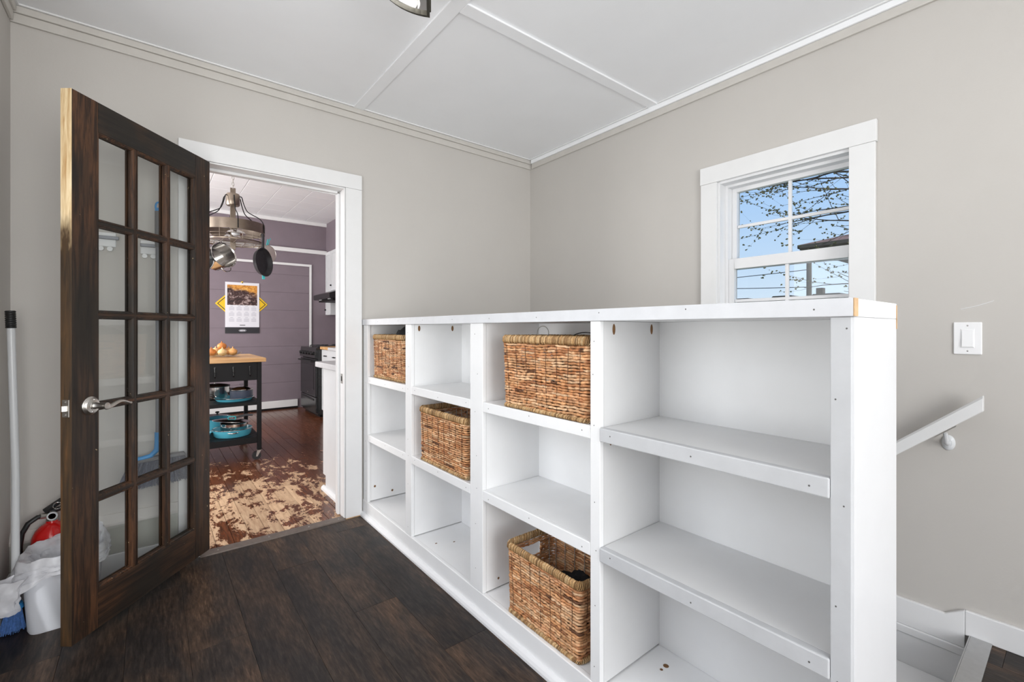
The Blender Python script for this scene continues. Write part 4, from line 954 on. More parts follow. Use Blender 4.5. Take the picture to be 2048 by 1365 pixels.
for yy in (6.45, 6.85):
    g = G(); g.box(hdx+0.03, hdx+0.045, yy-0.04, yy+0.04, 1.578, 1.5846); obj('lamp_lens', g, M['offwhite'], hood)
def cabinet(name, label, x0, x1, y0, y1, z0, z1, doors, knobside=0, toe=0.1, drawer=False):
    """front faces -x"""
    c = thing(name, label, 'cabinet', ((x0+x1)/2, (y0+y1)/2, z0))
    g = G()
    if toe: g.box(x0+0.06, x1, y0, y1, z0, z0+toe)
    g.box(x0+0.02, x1, y0, y1, z0+toe, z1); obj('body', g, M['offwhite'], c, bevel=0.002)
    w_ = (y1-y0)/doors
    for i in range(doors):
        a, b = y0+i*w_+0.003, y0+(i+1)*w_-0.003; zt = z1-0.005
        if drawer:
            g = G(); g.box(x0, x0+0.0195, a, b, z1-0.155, z1-0.005); d_ = obj('drawer', g, M['offwhite'], c, bevel=0.002)
            g = G(); g.tube([(x0, (a+b)/2-0.035, z1-0.08), (x0-0.022, (a+b)/2-0.03, z1-0.082), (x0-0.022, (a+b)/2+0.03, z1-0.082), (x0, (a+b)/2+0.035, z1-0.08)], 0.006, 8); obj('handle', g, M['blackmetal'], d_, smooth=True)
            zt = z1-0.162
        g = G(); ring(g, x0, x0+0.0195, a, b, z0+toe+0.004, zt, 0.05, 0.05, 0.05); g.box(x0+0.008, x0+0.0195, a+0.05, b-0.05, z0+toe+0.054, zt-0.05); d_ = obj('door', g, M['offwhite'], c, bevel=0.0015)
        g = G(); g.sphere((x0-0.012, b-0.03, (zt-0.08) if z0 < 0.5 else z0+0.08), 0.013, 12, 8, (0.9, 1, 1)); g.cyl((x0-0.012, b-0.03, (zt-0.08) if z0 < 0.5 else z0+0.08), (x0+0.001, b-0.03, (zt-0.08) if z0 < 0.5 else z0+0.08), 0.005, seg=8); obj('knob', g, M['blackmetal'], d_, smooth=True)
    return c
cabinet('base_cabinet', 'white base cabinet with black knobs right beside the stove', 1.775, KX-0.001, 5.90, 6.275, 0, 0.90, 1, drawer=True)
cabinet('base_cabinet', 'white base cabinet nearer the doorway under grey counter by the right wall', 1.76, KX-0.012, 4.6, 5.895, 0, 0.90, 3, drawer=True)
cabinet('wall_cabinet', 'white wall cabinet above the black range hood', 2.12, KX-0.001, RY0, 7.035, 1.74, 2.343, 2, toe=0.0)
cabinet('wall_cabinet', 'narrow white wall cabinet in the far corner hanging lower behind the hood', 2.12, KX-0.001, 7.04, 7.298, 1.38, 2.343, 1, toe=0.0)
g = G(); g.box(1.755, KX-0.001, 5.88, 6.278, 0.9005, 0.936); tag(obj('wood_countertop', g, M['butcher'], None, bevel=0.004), 'light butcher block countertop beside the stove', 'countertop')
g = G(); g.box(1.735, KX-0.001, 4.58, 5.879, 0.9005, 0.936); tag(obj('grey_countertop', g, M['greycount'], None, bevel=0.004), 'pale grey countertop along the far right kitchen wall', 'countertop')
# peninsula cabinet just inside the doorway
pc = thing('end_cabinet', 'white base cabinet end panel just inside the kitchen doorway', 'cabinet', (1.3, 3.25, 0))
g = G(); g.prism([(3.0, 0.0), (3.44, 0.0), (3.44, 0.10), (3.50, 0.10), (3.50, 0.885), (3.0, 0.885)], 'x', 1.0, 1.75); obj('body', g, M['offwhite'], pc, bevel=0.002)
for xa in (1.006, 1.38):
    g = G(); g.box(xa, xa+0.366, 3.5005, 3.519, 0.11, 0.88); obj('door', g, M['offwhite'], pc, bevel=0.002)
g = G(); g.prism([(0.9995, 0.0), (0.9995, 0.028), (0.990, 0.026), (0.978, 0.016), (0.975, 0.0)], 'y', 3.0, 3.47); obj('shoe_moulding', g, M['white'], pc, bevel=0.001)
g = G(); g.box(0.965, 1.75, 2.985, 3.58, 0.8855, 0.925); tag(obj('end_countertop', g, M['greycount'], None, bevel=0.005), 'pale grey countertop end sticking out past the right door jamb', 'countertop')

# ------------------------------------------------------------------ calendar and sign
dm = thing('warning_sign', 'yellow diamond road sign behind the calendar', 'sign', (1.003, KY-0.007, 1.515))
c = Vector((1.003, 0, 1.515))
def dia(r, y0_, y1_):
    g = G(); g.prism([(c.x-r, c.z), (c.x, c.z-r), (c.x+r, c.z), (c.x, c.z+r)], 'y', y0_, y1_); return g
obj('plate', dia(0.318, KY-0.011, KY-0.0075), M['yellow'], dm, bevel=0.002)
g = G(); vs = []
for r_ in (0.293, 0.280):
    for y_ in (KY-0.0118, KY-0.0112): vs += [(c.x-r_, y_, c.z), (c.x, y_, c.z-r_), (c.x+r_, y_, c.z), (c.x, y_, c.z+r_)]
fs = []
for i in range(4):
    j = (i+1) % 4; fs += [(i, j, 8+j, 8+i), (4+i, 12+i, 12+j, 4+j), (i, 4+i, 4+j, j), (8+i, 8+j, 12+j, 12+i)]
g.add(vs, fs); obj('border', g, M['darkink'], dm)
cl = thing('wall_calendar', 'wall calendar with warm photo above twelve small months over the yellow sign', 'calendar', (1.006, KY-0.015, 1.5))
CX0, CX1, CZ0, CZ1 = 0.801, 1.212, 1.107, 1.812
g = G(); g.box(CX0, CX1, KY-0.0165, KY-0.0125, CZ0+0.085, CZ1); obj('sheet', g, M['paper'], cl)
g = G(); g.box(CX0-0.001, CX1+0.001, KY-0.017, KY-0.0124, CZ0, CZ0+0.0848); fb = obj('lower_band', g, M['darkink'], cl)
g = G(); g.box(CX0+0.024, CX1-0.025, KY-0.0172, KY-0.0166, 1.497, 1.775); obj('photo', g, M['print'], cl)
g = G()
for r_ in range(3):
    for q in range(4):
        xx = CX0+0.045+q*0.089; zz = 1.478-r_*0.078
        g.box(xx+0.015, xx+0.048, KY-0.0171, KY-0.0166, zz, zz+0.005)
        for l_ in range(5): g.box(xx, xx+0.062, KY-0.0170, KY-0.0166, zz-0.014-l_*0.0095, zz-0.011-l_*0.0095)
obj('month_grid', g, M['ink'], cl, stuff=True)
g = G()
for k in range(7): g.box(0.975+k*0.0095, 0.982+k*0.0095, KY-0.0172, KY-0.0166, 1.214, 1.226)
obj('small_print', g, M['darkink'], cl)
g = G()
for k in range(6): g.box(0.975+k*0.011, 0.983+k*0.011, KY-0.0176, KY-0.0171, 1.138, 1.154)
g.tube([(1.007+0.045*math.cos(a), KY-0.0173, 1.146+0.014*math.sin(a)) for a in [2*PI*k/24 for k in range(24)]], 0.0012, 4, closed=True)
obj('emblem', g, M['paper'], fb)
g = G(); g.cyl((1.006, KY-0.02, 1.808), (1.006, KY-0.008, 1.808), 0.008, seg=12); obj('hanging_pin', g, M['darkink'], cl)

# ------------------------------------------------------------------ kitchen cart
ca = thing('kitchen_cart', 'black rolling kitchen cart with butcher block top', 'cart', (0.25, 5.0, 0))
CXL, CXR, CY0, CY1 = -0.30, 0.785, 4.60, 5.36
g = G(); g.box(CXL-0.04, 0.815, 4.56, 5.42, 0.875, 0.910); obj('top', g, M['butcher'], ca, bevel=0.004)
for x in (CXL, CXR-0.034):
    for y in (CY0, CY1-0.034):
        g = G(); g.box(x, x+0.034, y, y+0.034, 0.09, 0.8745); lg = obj('leg', g, M['blackmetal'], ca, bevel=0.002)
        cx2, cy2 = x+0.0+(-0.004), y+0.017
        g = G(); g.cyl((cx2-0.0, cy2-0.010, 0.037), (cx2, cy2+0.010, 0.037), 0.036, seg=24); cs = obj('caster_wheel', g, M['blackplastic'], lg, smooth=True)
        g = G(); g.prism([(x-0.010, 0.03), (x+0.002, 0.028), (x+0.034, 0.089), (x+0.0, 0.0895)], 'y', cy2-0.015, cy2-0.0115); g.prism([(x-0.010, 0.03), (x+0.002, 0.028), (x+0.034, 0.089), (x+0.0, 0.0895)], 'y', cy2+0.0115, cy2+0.015); g.box(x, x+0.034, cy2-0.015, cy2+0.015, 0.084, 0.0895)
        obj('caster_fork', g, M['nickel'], lg)
g = G(); ring_ = [(CXL+0.034, CXR-0.034, CY0+0.004, CY0+0.022), (CXL+0.034, CXR-0.034, CY1-0.022, CY1-0.004)]
for a in ring_: g.box(a[0], a[1], a[2], a[3], 0.713, 0.8745)
g.box(CXL+0.004, CXL+0.022, CY0+0.034, CY1-0.034, 0.713, 0.8745).box(CXR-0.022, CXR-0.004, CY0+0.034, CY1-0.034, 0.713, 0.8745); obj('apron', g, M['blackmetal'], ca, bevel=0.002)
for zt, nm in ((0.52, 'shelf'), (0.205, 'shelf')):
    g = G(); g.box(CXL+0.034, CXR-0.034, CY0+0.004, CY0+0.02, zt-0.055 if zt < 0.4 else zt-0.03, zt-0.001).box(CXL+0.034, CXR-0.034, CY1-0.02, CY1-0.004, zt-0.03, zt-0.001).box(CXL+0.004, CXL+0.02, CY0+0.034, CY1-0.034, zt-0.03, zt-0.001).box(CXR-0.02, CXR-0.004, CY0+0.034, CY1-0.034, zt-0.03, zt-0.001)
    sf = obj('shelf_frame', g, M['blackmetal'], ca, bevel=0.002)
    k = 0; y = CY0+0.03
    while y < CY1-0.06:
        g = G(); g.box(CXL+0.01, CXR-0.008, y, y+0.045, zt-0.012, zt-0.0); obj('slat', g, M['blackmetal'], sf, bevel=0.002); y += 0.062
for x in (0.43, 0.565, 0.690, 0.29):
    g = G(); g.cyl((x, CY0+0.0035, 0.835), (x, CY0-0.006, 0.835), 0.007, seg=10); g.tube([(x, CY0-0.004, 0.835), (x+0.001, CY0-0.008, 0.80), (x+0.002, CY0-0.012, 0.765), (x+0.001, CY0-0.026, 0.752), (x, CY0-0.034, 0.765)], 0.0045, 8); g.sphere((x, CY0-0.034, 0.768), 0.008, 10, 6); g.sphere((x+0.002, CY0-0.012, 0.79), 0.0065, 10, 6)
    obj('hook', g, M['blackenamel'], ca, smooth=True)
# onions in a clear tray
oc = (0.52, 4.93, 0.9105)
by_ = thing('glass_bowl', 'clear fluted glass bowl of onions on the cart', 'bowl', oc)
vs = []; fs = []; n = 48; prof = [(0.07, 0.0), (0.10, 0.004), (0.135, 0.022), (0.158, 0.040), (0.154, 0.041), (0.13, 0.026), (0.095, 0.009), (0.0, 0.007)]
g = G()
for r_, z in prof:
    for k in range(n):
        a = 2*PI*k/n; f_ = 1+0.03*math.cos(a*12)*(z > 0.02); vs.append((oc[0]+r_*f_*math.cos(a), oc[1]+r_*0.8*f_*math.sin(a), oc[2]+z))
for i in range(len(prof)-1):
    for k in range(n): fs.append((i*n+k, i*n+(k+1) % n, (i+1)*n+(k+1) % n, (i+1)*n+k))
g.add(vs, fs); obj('bowl', g, M['clearglass'], by_, smooth=True)
on = [(-0.085, -0.01, 0.047, 'leftmost onion in the glass bowl', 1), (-0.005, -0.055, 0.046, 'pale onion at the front of the glass bowl', 2), (0.055, 0.058, 0.050, 'rear right onion in the glass bowl', 0), (0.000, 0.030, 0.098, 'tallest standing onion, at the back of the bowl', 1), (0.078, -0.038, 0.047, 'front right onion in the glass bowl', 0), (-0.045, 0.082, 0.050, 'onion at the rear left of the glass bowl', 2)]
MO = [M['onion'], plain('brown_onion_skin', srgb(205, 130, 66), 0.4, var=0.25, scale=18), plain('pale_onion_skin', srgb(232, 196, 140), 0.4, var=0.2, scale=18)]
for i, (dx, dy, dz, lb, mi) in enumerate(on):
    t = thing('onion', lb, 'onion', (oc[0]+dx, oc[1]+dy, oc[2]+dz-0.035), i*0.7, 'onions in the glass bowl')
    g = G(); mt = Matrix.Translation((oc[0]+dx, oc[1]+dy, oc[2]+dz)) @ Matrix.Rotation(R(15*((i % 3)-1)), 4, 'X'); g.lathe([(0.001, -0.032), (0.018, -0.030), (0.034, -0.017), (0.039, 0.0), (0.034, 0.016), (0.018, 0.028), (0.006, 0.034), (0.004, 0.045), (0.001, 0.048)], mt, 20, True)
    obj('bulb', g, MO[mi], t, smooth=True)
    g = G(); g.tube([mt @ Vector((0, 0, -0.031)), mt @ Vector((0, 0, -0.036))], 0.006, 8); obj('root_tuft', g, M['butcher'], t)

# ------------------------------------------------------------------ pots on the cart
def pot(name, label, cat, c, r, h, mat, lid=None, knob=None, handles=2, handle_mat=None, dome=0.02, flare=0.0, hang=0.0, long_dir=None):
    t = thing(name, label, cat, c)
    g = G(); g.lathe([(0.0, 0.001), (r*0.93, 0.001), (r*0.985, 0.012), (r+flare, h), (r+flare-0.004, h), (r*0.95, 0.014), (0.0, 0.006)], center=c, seg=40); b_ = obj('body', g, mat, t, smooth=True)
    g = G(); g.tube([(c[0]+(r+flare)*math.cos(a), c[1]+(r+flare)*math.sin(a), c[2]+h) for a in [2*PI*k/40 for k in range(40)]], 0.003, 6, closed=True); obj('rim', g, M['steel'], t, smooth=True)
    hm = handle_mat or M['steel']
    if handles == 2:
        for s_ in (-1, 1):
            a0 = hang+(0 if s_ > 0 else PI); pts = []
            for k in range(9):
                q = -0.28+0.56*k/8.0; rr = r+0.0+0.032*math.cos((k-4)/4.0*PI/2); pts.append((c[0]+rr*math.cos(a0+q), c[1]+rr*math.sin(a0+q), c[2]+h*0.72))
            g = G(); g.tube(pts, 0.006, 8); obj('side_handle', g, hm, t, smooth=True)
            for q in (-0.26, 0.26):
                g = G(); g.sphere((c[0]+r*math.cos(a0+q), c[1]+r*math.sin(a0+q), c[2]+h*0.7), 0.007, 8, 5); obj('rivet', g, M['steel'], t)
    if long_dir is not None:
        d = Vector((math.cos(long_dir), math.sin(long_dir), 0)); p0 = Vector(c)+d*(r-0.002)+Vector((0, 0, h*0.75))
        g = G(); g.tube([p0, p0+d*0.05+Vector((0, 0, 0.02)), p0+d*0.12+Vector((0, 0, 0.035)), p0+d*0.18+Vector((0, 0, 0.03))], [0.010, 0.010, 0.012, 0.010], 10); obj('long_handle', g, hm, t, smooth=True)
    if lid:
        z = c[2]+h+0.003
        g = G(); prof = [(r+flare+0.003, 0.0), (r+flare+0.003, 0.004), (r*0.8, dome*0.55), (r*0.45, dome*0.9), (0.0, dome), (0.0, dome-0.002), (r*0.45, dome*0.9-0.002), (r*0.8, dome*0.55-0.002), (r+flare, 0.0)]
        g.lathe(prof, center=(c[0], c[1], z), seg=40, closed=True); ld = obj('lid', g, lid, t, smooth=True)
        g = G(); g.lathe([(0.0, dome), (0.008, dome), (0.008, dome+0.012), (0.018, dome+0.018), (0.018, dome+0.024), (0.010, dome+0.029), (0.0, dome+0.029)], center=(c[0], c[1], z), seg=18); obj('lid_knob', g, knob or M['blackplastic'], ld, smooth=True)
    return t
ZS1, ZS2 = 0.5205, 0.2055
pot('stock_pot', 'black-lidded steel pot at the back of the cart middle shelf', 'pot', (0.47, 5.02, ZS1+0.001), 0.12, 0.115, M['steel'], M['blackenamel'], M['steel'], dome=0.022)
t = pot('turquoise_pan', 'flat turquoise pan under the grey saucepan on the middle shelf', 'pan', (0.60, 4.81, ZS1+0.001), 0.145, 0.028, M['teal'], handles=0, flare=0.012)
pot('grey_saucepan', 'grey-blue saucepan with a steel lid standing in the flat turquoise pan', 'pan', (0.655, 4.80, ZS1+0.008), 0.092, 0.085, M['slate'], M['steel'], M['clearglass'], dome=0.024, handles=0)
pot('turquoise_braiser', 'turquoise braiser on the front of the cart bottom shelf', 'pan', (0.585, 4.80, ZS2+0.001), 0.145, 0.066, M['teal'], handles=2, flare=0.012, hang=R(-95))
pot('steel_saucepan', 'low steel saucepan sitting inside the turquoise braiser', 'pan', (0.595, 4.80, ZS2+0.009), 0.105, 0.105, M['steel'], None, None, dome=0.022, handles=0, long_dir=None)
pot('turquoise_pot', 'turquoise pot with clear lid at the back of the cart bottom shelf', 'pot', (0.50, 5.12, ZS2+0.001), 0.115, 0.12, M['teal'], M['clearglass'], M['blackplastic'], dome=0.028, handles=0, handle_mat=M['greygrip'], long_dir=R(-8))
pot('turquoise_frying_pan', 'turquoise frying pan farthest left on the cart bottom shelf', 'pan', (0.30, 4.82, ZS2+0.001), 0.11, 0.05, M['teal'], handles=0, handle_mat=M['greygrip'], long_dir=R(120), flare=0.02)
lt2 = thing('pan_cover', 'loose steel cover tilted on top of the saucepan over the turquoise braiser', 'pan cover', (0.575, 4.78, 0.325))
fm_ = Matrix.Translation((0.575, 4.78, 0.3395)) @ Matrix.Rotation(R(7), 4, 'Y') @ Matrix.Rotation(R(-3), 4, 'X')
g = G(); g.lathe([(0.148, 0.0), (0.148, 0.004), (0.11, 0.013), (0.06, 0.020), (0.0, 0.022), (0.0, 0.020), (0.06, 0.018), (0.11, 0.011), (0.145, 0.0)], fm_, 44, True); obj('dome', g, M['steel'], lt2, smooth=True)
g = G(); g.tube([fm_ @ Vector((-0.03, 0, 0.02)), fm_ @ Vector((-0.026, 0, 0.04)), fm_ @ Vector((0.026, 0, 0.04)), fm_ @ Vector((0.03, 0, 0.02))], 0.006, 10); obj('lid_handle', g, M['tealplastic'], lt2, smooth=True)
# ------------------------------------------------------------------ pot rack
pr = (0.60, 4.90); rk = thing('pot_rack', 'round brushed steel pot rack with two lamps hanging on a chain', 'pot rack', (pr[0], pr[1], 2.0))
RR = 0.262
def circ(r, z, n=64): return [(pr[0]+r*math.cos(2*PI*k/n), pr[1]+r*math.sin(2*PI*k/n), z) for k in range(n)]
g = G(); g.lathe([(RR, 2.052), (RR, 2.142), (RR-0.005, 2.142), (RR-0.005, 2.052), (RR, 2.052)], center=(pr[0], pr[1], 0), seg=64, closed=True); obj('upper_band', g, M['bronze'], rk, smooth=True)
g = G(); g.lathe([(RR-0.01, 1.963), (RR-0.01, 1.975), (RR-0.013, 1.975), (RR-0.013, 1.963), (RR-0.01, 1.963)], center=(pr[0], pr[1], 0), seg=64, closed=True); lb_ = obj('lower_band', g, M['bronze'], rk, smooth=True)
g = G()
for k in range(18):
    a = 2*PI*k/18; g.tube([(pr[0]+(RR-0.006)*math.cos(a), pr[1]+(RR-0.006)*math.sin(a), 2.06), (pr[0]+(RR-0.012)*math.cos(a), pr[1]+(RR-0.012)*math.sin(a), 1.965)], 0.0022, 6)
for z in (2.035, 2.06): g.tube(circ(RR-0.010, z-0.045), 0.002, 6, closed=True)
for k in range(-7, 8):
    y = k*0.034; hx_ = math.sqrt(max(0.0, (RR-0.012)**2-y*y)); g.tube([(pr[0]-hx_, pr[1]+y, 1.965), (pr[0]+hx_, pr[1]+y, 1.965)], 0.002, 6)
for k in range(-2, 3):
    x = k*0.095; hy = math.sqrt(max(0.0, (RR-0.012)**2-x*x)); g.tube([(pr[0]+x, pr[1]-hy, 1.962), (pr[0]+x, pr[1]+hy, 1.962)], 0.003, 6)
obj('wire_grid', g, M['bronze'], rk, smooth=True, stuff=True)
g = G(); g.box(pr[0]-0.022, pr[0]+0.022, pr[1]-0.006, pr[1]+0.006, 1.90, 2.47); obj('centre_strap', g, M['bronze'], rk, bevel=0.002)
g = G(); g.lathe([(0, 2.305), (0.05, 2.305), (0.057, 2.315), (0.057, 2.405), (0.05, 2.415), (0, 2.415)], center=(pr[0], pr[1], 0), seg=24); obj('hub', g, M['bronze'], rk, smooth=True)
for k in range(6):
    a = 2*PI*k/6+0.55; d = Vector((math.cos(a), math.sin(a), 0)); p0 = Vector((pr[0], pr[1], 0))
    pts = [p0+d*q+Vector((0, 0, z)) for q, z in ((0.055, 2.39), (0.075, 2.385), (0.09, 2.33), (0.12, 2.26), (0.17, 2.225), (0.23, 2.19), (0.262, 2.14), (0.268, 2.06))]
    # smooth
    sm_ = []
    for i in range(len(pts)-1):
        pa = pts[max(0, i-1)]; pb = pts[i]; pc_ = pts[i+1]; pd = pts[min(len(pts)-1, i+2)]
        for q in range(5):
            t = q/5.0; sm_.append(0.5*((2*pb)+(-pa+pc_)*t+(2*pa-5*pb+4*pc_-pd)*t*t+(-pa+3*pb-3*pc_+pd)*t**3))
    sm_.append(pts[-1]); g = G(); g.tube(sm_, 0.0042, 8); obj('arm', g, M['blackmetal'], rk, smooth=True)
g = G(); z = 2.465; k = 0
while z < KZ-0.02:
    pl = []
    for q in range(12):
        a = 2*PI*q/12; u = 0.0095*math.cos(a); v2 = 0.019*math.sin(a); pl.append((pr[0]+(u if k % 2 else 0), pr[1]+(0 if k % 2 else u), z+0.012+v2))
    g.tube(pl, 0.0028, 6, closed=True); z += 0.0285; k += 1
g.cyl((pr[0], pr[1], KZ-0.03), (pr[0], pr[1], KZ-0.005), 0.03, seg=18)
obj('chain', g, M['nickel'], rk, smooth=True)
for dx, dy in ((0.01, -0.11), (0.01, 0.11)):
    c = (pr[0]+dx, pr[1]+dy, 2.03)
    g = G(); g.lathe([(0.085, 0.0), (0.06, 0.022), (0.025, 0.035), (0.0, 0.036), (0.0, 0.033), (0.025, 0.032), (0.058, 0.019), (0.083, 0.0), (0.085, 0.0)], center=c, seg=30, closed=True); g.cyl((c[0], c[1], c[2]+0.034), (c[0], c[1], 2.08), 0.012, seg=12); g.tube([(c[0], c[1], 2.075), (pr[0], pr[1], 2.085)], 0.006, 6)
    ds = obj('lamp_dish', g, M['steel'], rk, smooth=True)
    g = G(); g.sphere((c[0], c[1], c[2]+0.004), 0.036, 18, 10, (1, 1, 0.8)); obj('lamp_bulb', g, M['offwhite'], ds, smooth=True)
def hook(p, name='hook'):
    g = G(); x, y, z = p; g.tube([(x, y, z+0.055), (x+0.008, y, z+0.062), (x+0.012, y, z+0.05), (x+0.004, y, z+0.03), (x, y, z+0.012), (x+0.006, y, z), (x+0.014, y, z+0.008)], 0.0026, 6); obj(name, g, M['steel'], rk, smooth=True)
def frame(c, axis, upv):
    z = Vector(axis).normalized(); y = Vector(upv); y = (y-z*y.dot(z)).normalized(); x = y.cross(z); m_ = Matrix((x, y, z)).transposed().to_4x4(); m_.translation = c; return m_
# skillet: opening faces the camera and to the right
hook((0.795, 4.75, 2.005)); hook((0.49, 4.74, 1.915)); hook((0.84, 4.98, 1.93)); hook((0.40, 4.70, 1.93))
sk = thing('cast_iron_skillet', 'black cast iron skillet hanging by its handle from the pot rack', 'pan', (0.805, 4.74, 1.70))
fm = frame((0.815, 4.745, 1.785), (0.74, -0.66, 0.06), (-0.10, 0.10, 1))
g = G(); g.lathe([(0.0, -0.022), (0.105, -0.022), (0.115, -0.016), (0.133, 0.022), (0.127, 0.022), (0.108, -0.012), (0.10, -0.016), (0.0, -0.016)], fm, 44); obj('bowl', g, M['castiron'], sk, smooth=True)
g = G(); g.tube([fm @ Vector((0, 0.125, 0.012)), fm @ Vector((0.0, 0.17, 0.016)), fm @ Vector((0.0, 0.22, 0.020)), fm @ Vector((0.0, 0.262, 0.018))], [0.013, 0.011, 0.011, 0.014], 10); obj('handle', g, M['castiron'], sk, smooth=True)
# open steel pot, seen into
sp2 = thing('steel_pot', 'shiny steel cooking pot hanging sideways from the pot rack', 'pot', (0.50, 4.75, 1.72))
fm = frame((0.498, 4.78, 1.815), (0.50, -0.82, 0.28), (-0.15, 0, 1))
g = G(); g.lathe([(0.0, -0.10), (0.095, -0.10), (0.105, -0.09), (0.112, 0.03), (0.118, 0.035), (0.116, 0.037), (0.108, 0.03), (0.101, -0.088), (0.0, -0.094)], fm, 44); obj('body', g, M['steel'], sp2, smooth=True)
g = G(); g.tube([fm @ Vector((0.045*math.cos(a), 0.112+0.035*math.sin(a), 0.01)) for a in [PI*k/12 for k in range(13)]], 0.004, 8); obj('side_handle', g, M['steel'], sp2, smooth=True)
g = G(); g.tube([fm @ Vector((0.045*math.cos(a), -0.112-0.035*math.sin(a), 0.01)) for a in [PI*k/12 for k in range(13)]], 0.004, 8); obj('side_handle', g, M['steel'], sp2, smooth=True)
# dark pan mostly hidden by the door
dp = thing('dark_frying_pan', 'dark frying pan with pale rim half hidden by the door edge, hanging', 'pan', (0.38, 4.7, 1.72))
fm = frame((0.322, 4.66, 1.78), (0.55, -0.80, 0.1), (0.25, 0.1, 1))
g = G(); g.lathe([(0.0, -0.02), (0.10, -0.02), (0.125, 0.02), (0.120, 0.02), (0.098, -0.014), (0.0, -0.014)], fm, 40); obj('bowl', g, M['blackenamel'], dp, smooth=True)
g = G(); g.tube([fm @ Vector((0.124*math.cos(a), 0.124*math.sin(a), 0.021)) for a in [2*PI*k/40 for k in range(40)]], 0.004, 6, closed=True); obj('rim', g, M['steel'], dp, smooth=True)
g = G(); g.tube([fm @ Vector((0, 0.12, 0.015)), (0.40, 4.70, 1.935)], 0.009, 8); obj('handle', g, M['blackplastic'], dp, smooth=True)
# glass lid
gl = thing('pale_pot_lid', 'pale cloudy glass lid hanging behind the skillet', 'lid', (0.93, 5.05, 1.87))
fm = frame((0.900, 5.02, 1.905), (0.25, -0.95, 0.0), (0, 0, 1)); 
g = G(); g.lathe([(0.0, 0.018), (0.05, 0.014), (0.088, 0.0), (0.092, 0.0), (0.052, 0.017), (0.0, 0.021)], fm, 40, True); obj('dome', g, plain('cloudy_lid', srgb(196, 184, 178), 0.25, 0.3, 0.05), gl, smooth=True)
g = G(); g.tube([fm @ Vector((0.091*math.cos(a), 0.091*math.sin(a), 0.0)) for a in [2*PI*k/40 for k in range(40)]], 0.003, 6, closed=True); obj('rim', g, M['nickel'], gl, smooth=True)
# utensils with turquoise ends
sp3 = thing('turquoise_spatula', 'turquoise kitchen spatula hanging with its tip below the skillet', 'utensil', (0.84, 4.80, 1.6))
g = G(); g.box(0.825, 0.850, 4.812, 4.818, 1.635, 1.72); obj('blade', g, M['tealplastic'], sp3, bevel=0.004)
g = G(); g.tube([(0.837, 4.815, 1.71), (0.832, 4.815, 1.85), (0.83, 4.815, 2.0)], 0.004, 8); obj('handle', g, M['steel'], sp3, smooth=True)
sp4 = thing('turquoise_clip', 'small turquoise clip on the rack hook above the pale lid', 'clip', (0.905, 4.98, 2.0))
g = G(); g.tube([(0.893, 4.975, 1.985), (0.900, 4.975, 2.025), (0.905, 4.975, 2.045)], 0.005, 8); g.tube([(0.905, 4.975, 1.99), (0.915, 4.975, 2.03), (0.925, 4.975, 2.055)], 0.004, 8); obj('arm', g, M['tealplastic'], sp4, smooth=True)

# ------------------------------------------------------------------ outdoors
g = G(); g.box(2.8, 160, -60, 160, -0.6, -0.5); gr = struct('ground', g, M['ground'])
# budding tree
tr_ = thing('budding_tree', 'bare tree with fresh buds outside the window', 'tree', (6.6, 1.05, -0.5))
g = G(); gbud = G(); rn = random.Random(21)
def bud(p):
    s_ = rn.uniform(0.009, 0.020); a = rn.uniform(0, 6.28); d = Vector((math.cos(a), math.sin(a), rn.uniform(-0.3, 1))).normalized()*s_*1.7; e_ = d.orthogonal().normalized()*s_*0.75; f_ = d.cross(e_).normalized()*s_*0.75
    c_ = p+d*0.5; gbud.add([p, c_+e_, c_+f_, c_-e_, c_-f_, p+d*1.2], [(0, 1, 2), (0, 2, 3), (0, 3, 4), (0, 4, 1), (5, 2, 1), (5, 3, 2), (5, 4, 3), (5, 1, 4)])
def branch(p, d, ln, r, depth):
    n = max(4, int(ln/0.09)); pts = [p.copy()]; rs = [r]; d = d.normalized()
    for i in range(n):
        d = (d+Vector((rn.uniform(-.10, .10), rn.uniform(-.10, .10), rn.uniform(-.08, .10)+(0.025 if depth > 1 else 0)))).normalized(); p = p+d*(ln/n); pts.append(p.copy()); rs.append(r*(1-0.75*(i+1)/n))
        if depth >= 2:
            for q in range(2):
                if rn.random() < 0.6: bud(p+Vector((rn.uniform(-.01, .01), rn.uniform(-.01, .01), rn.uniform(-.01, .01))))
        if depth < 4 and i >= 1 and rn.random() < (0.30 if depth < 3 else 0.16):
            ax = Vector((rn.uniform(-1, 1), rn.uniform(-0.6, 1.1), rn.uniform(-0.55, 0.75))).normalized(); nd = (d*0.75+ax*0.62).normalized(); branch(p.copy(), nd, ln*rn.uniform(0.38, 0.62), rs[-1]*0.62, depth+1)
    g.tube(pts, rs, 5 if depth > 1 else 8)
    if depth >= 2: bud(p)
base = Vector((6.6, 1.05, -0.5))
g.tube([base, base+Vector((0, 0, 1.4)), base+Vector((0.03, 0.03, 2.6)), base+Vector((0.0, 0.05, 4.4))], [0.15, 0.12, 0.10, 0.05], 12)
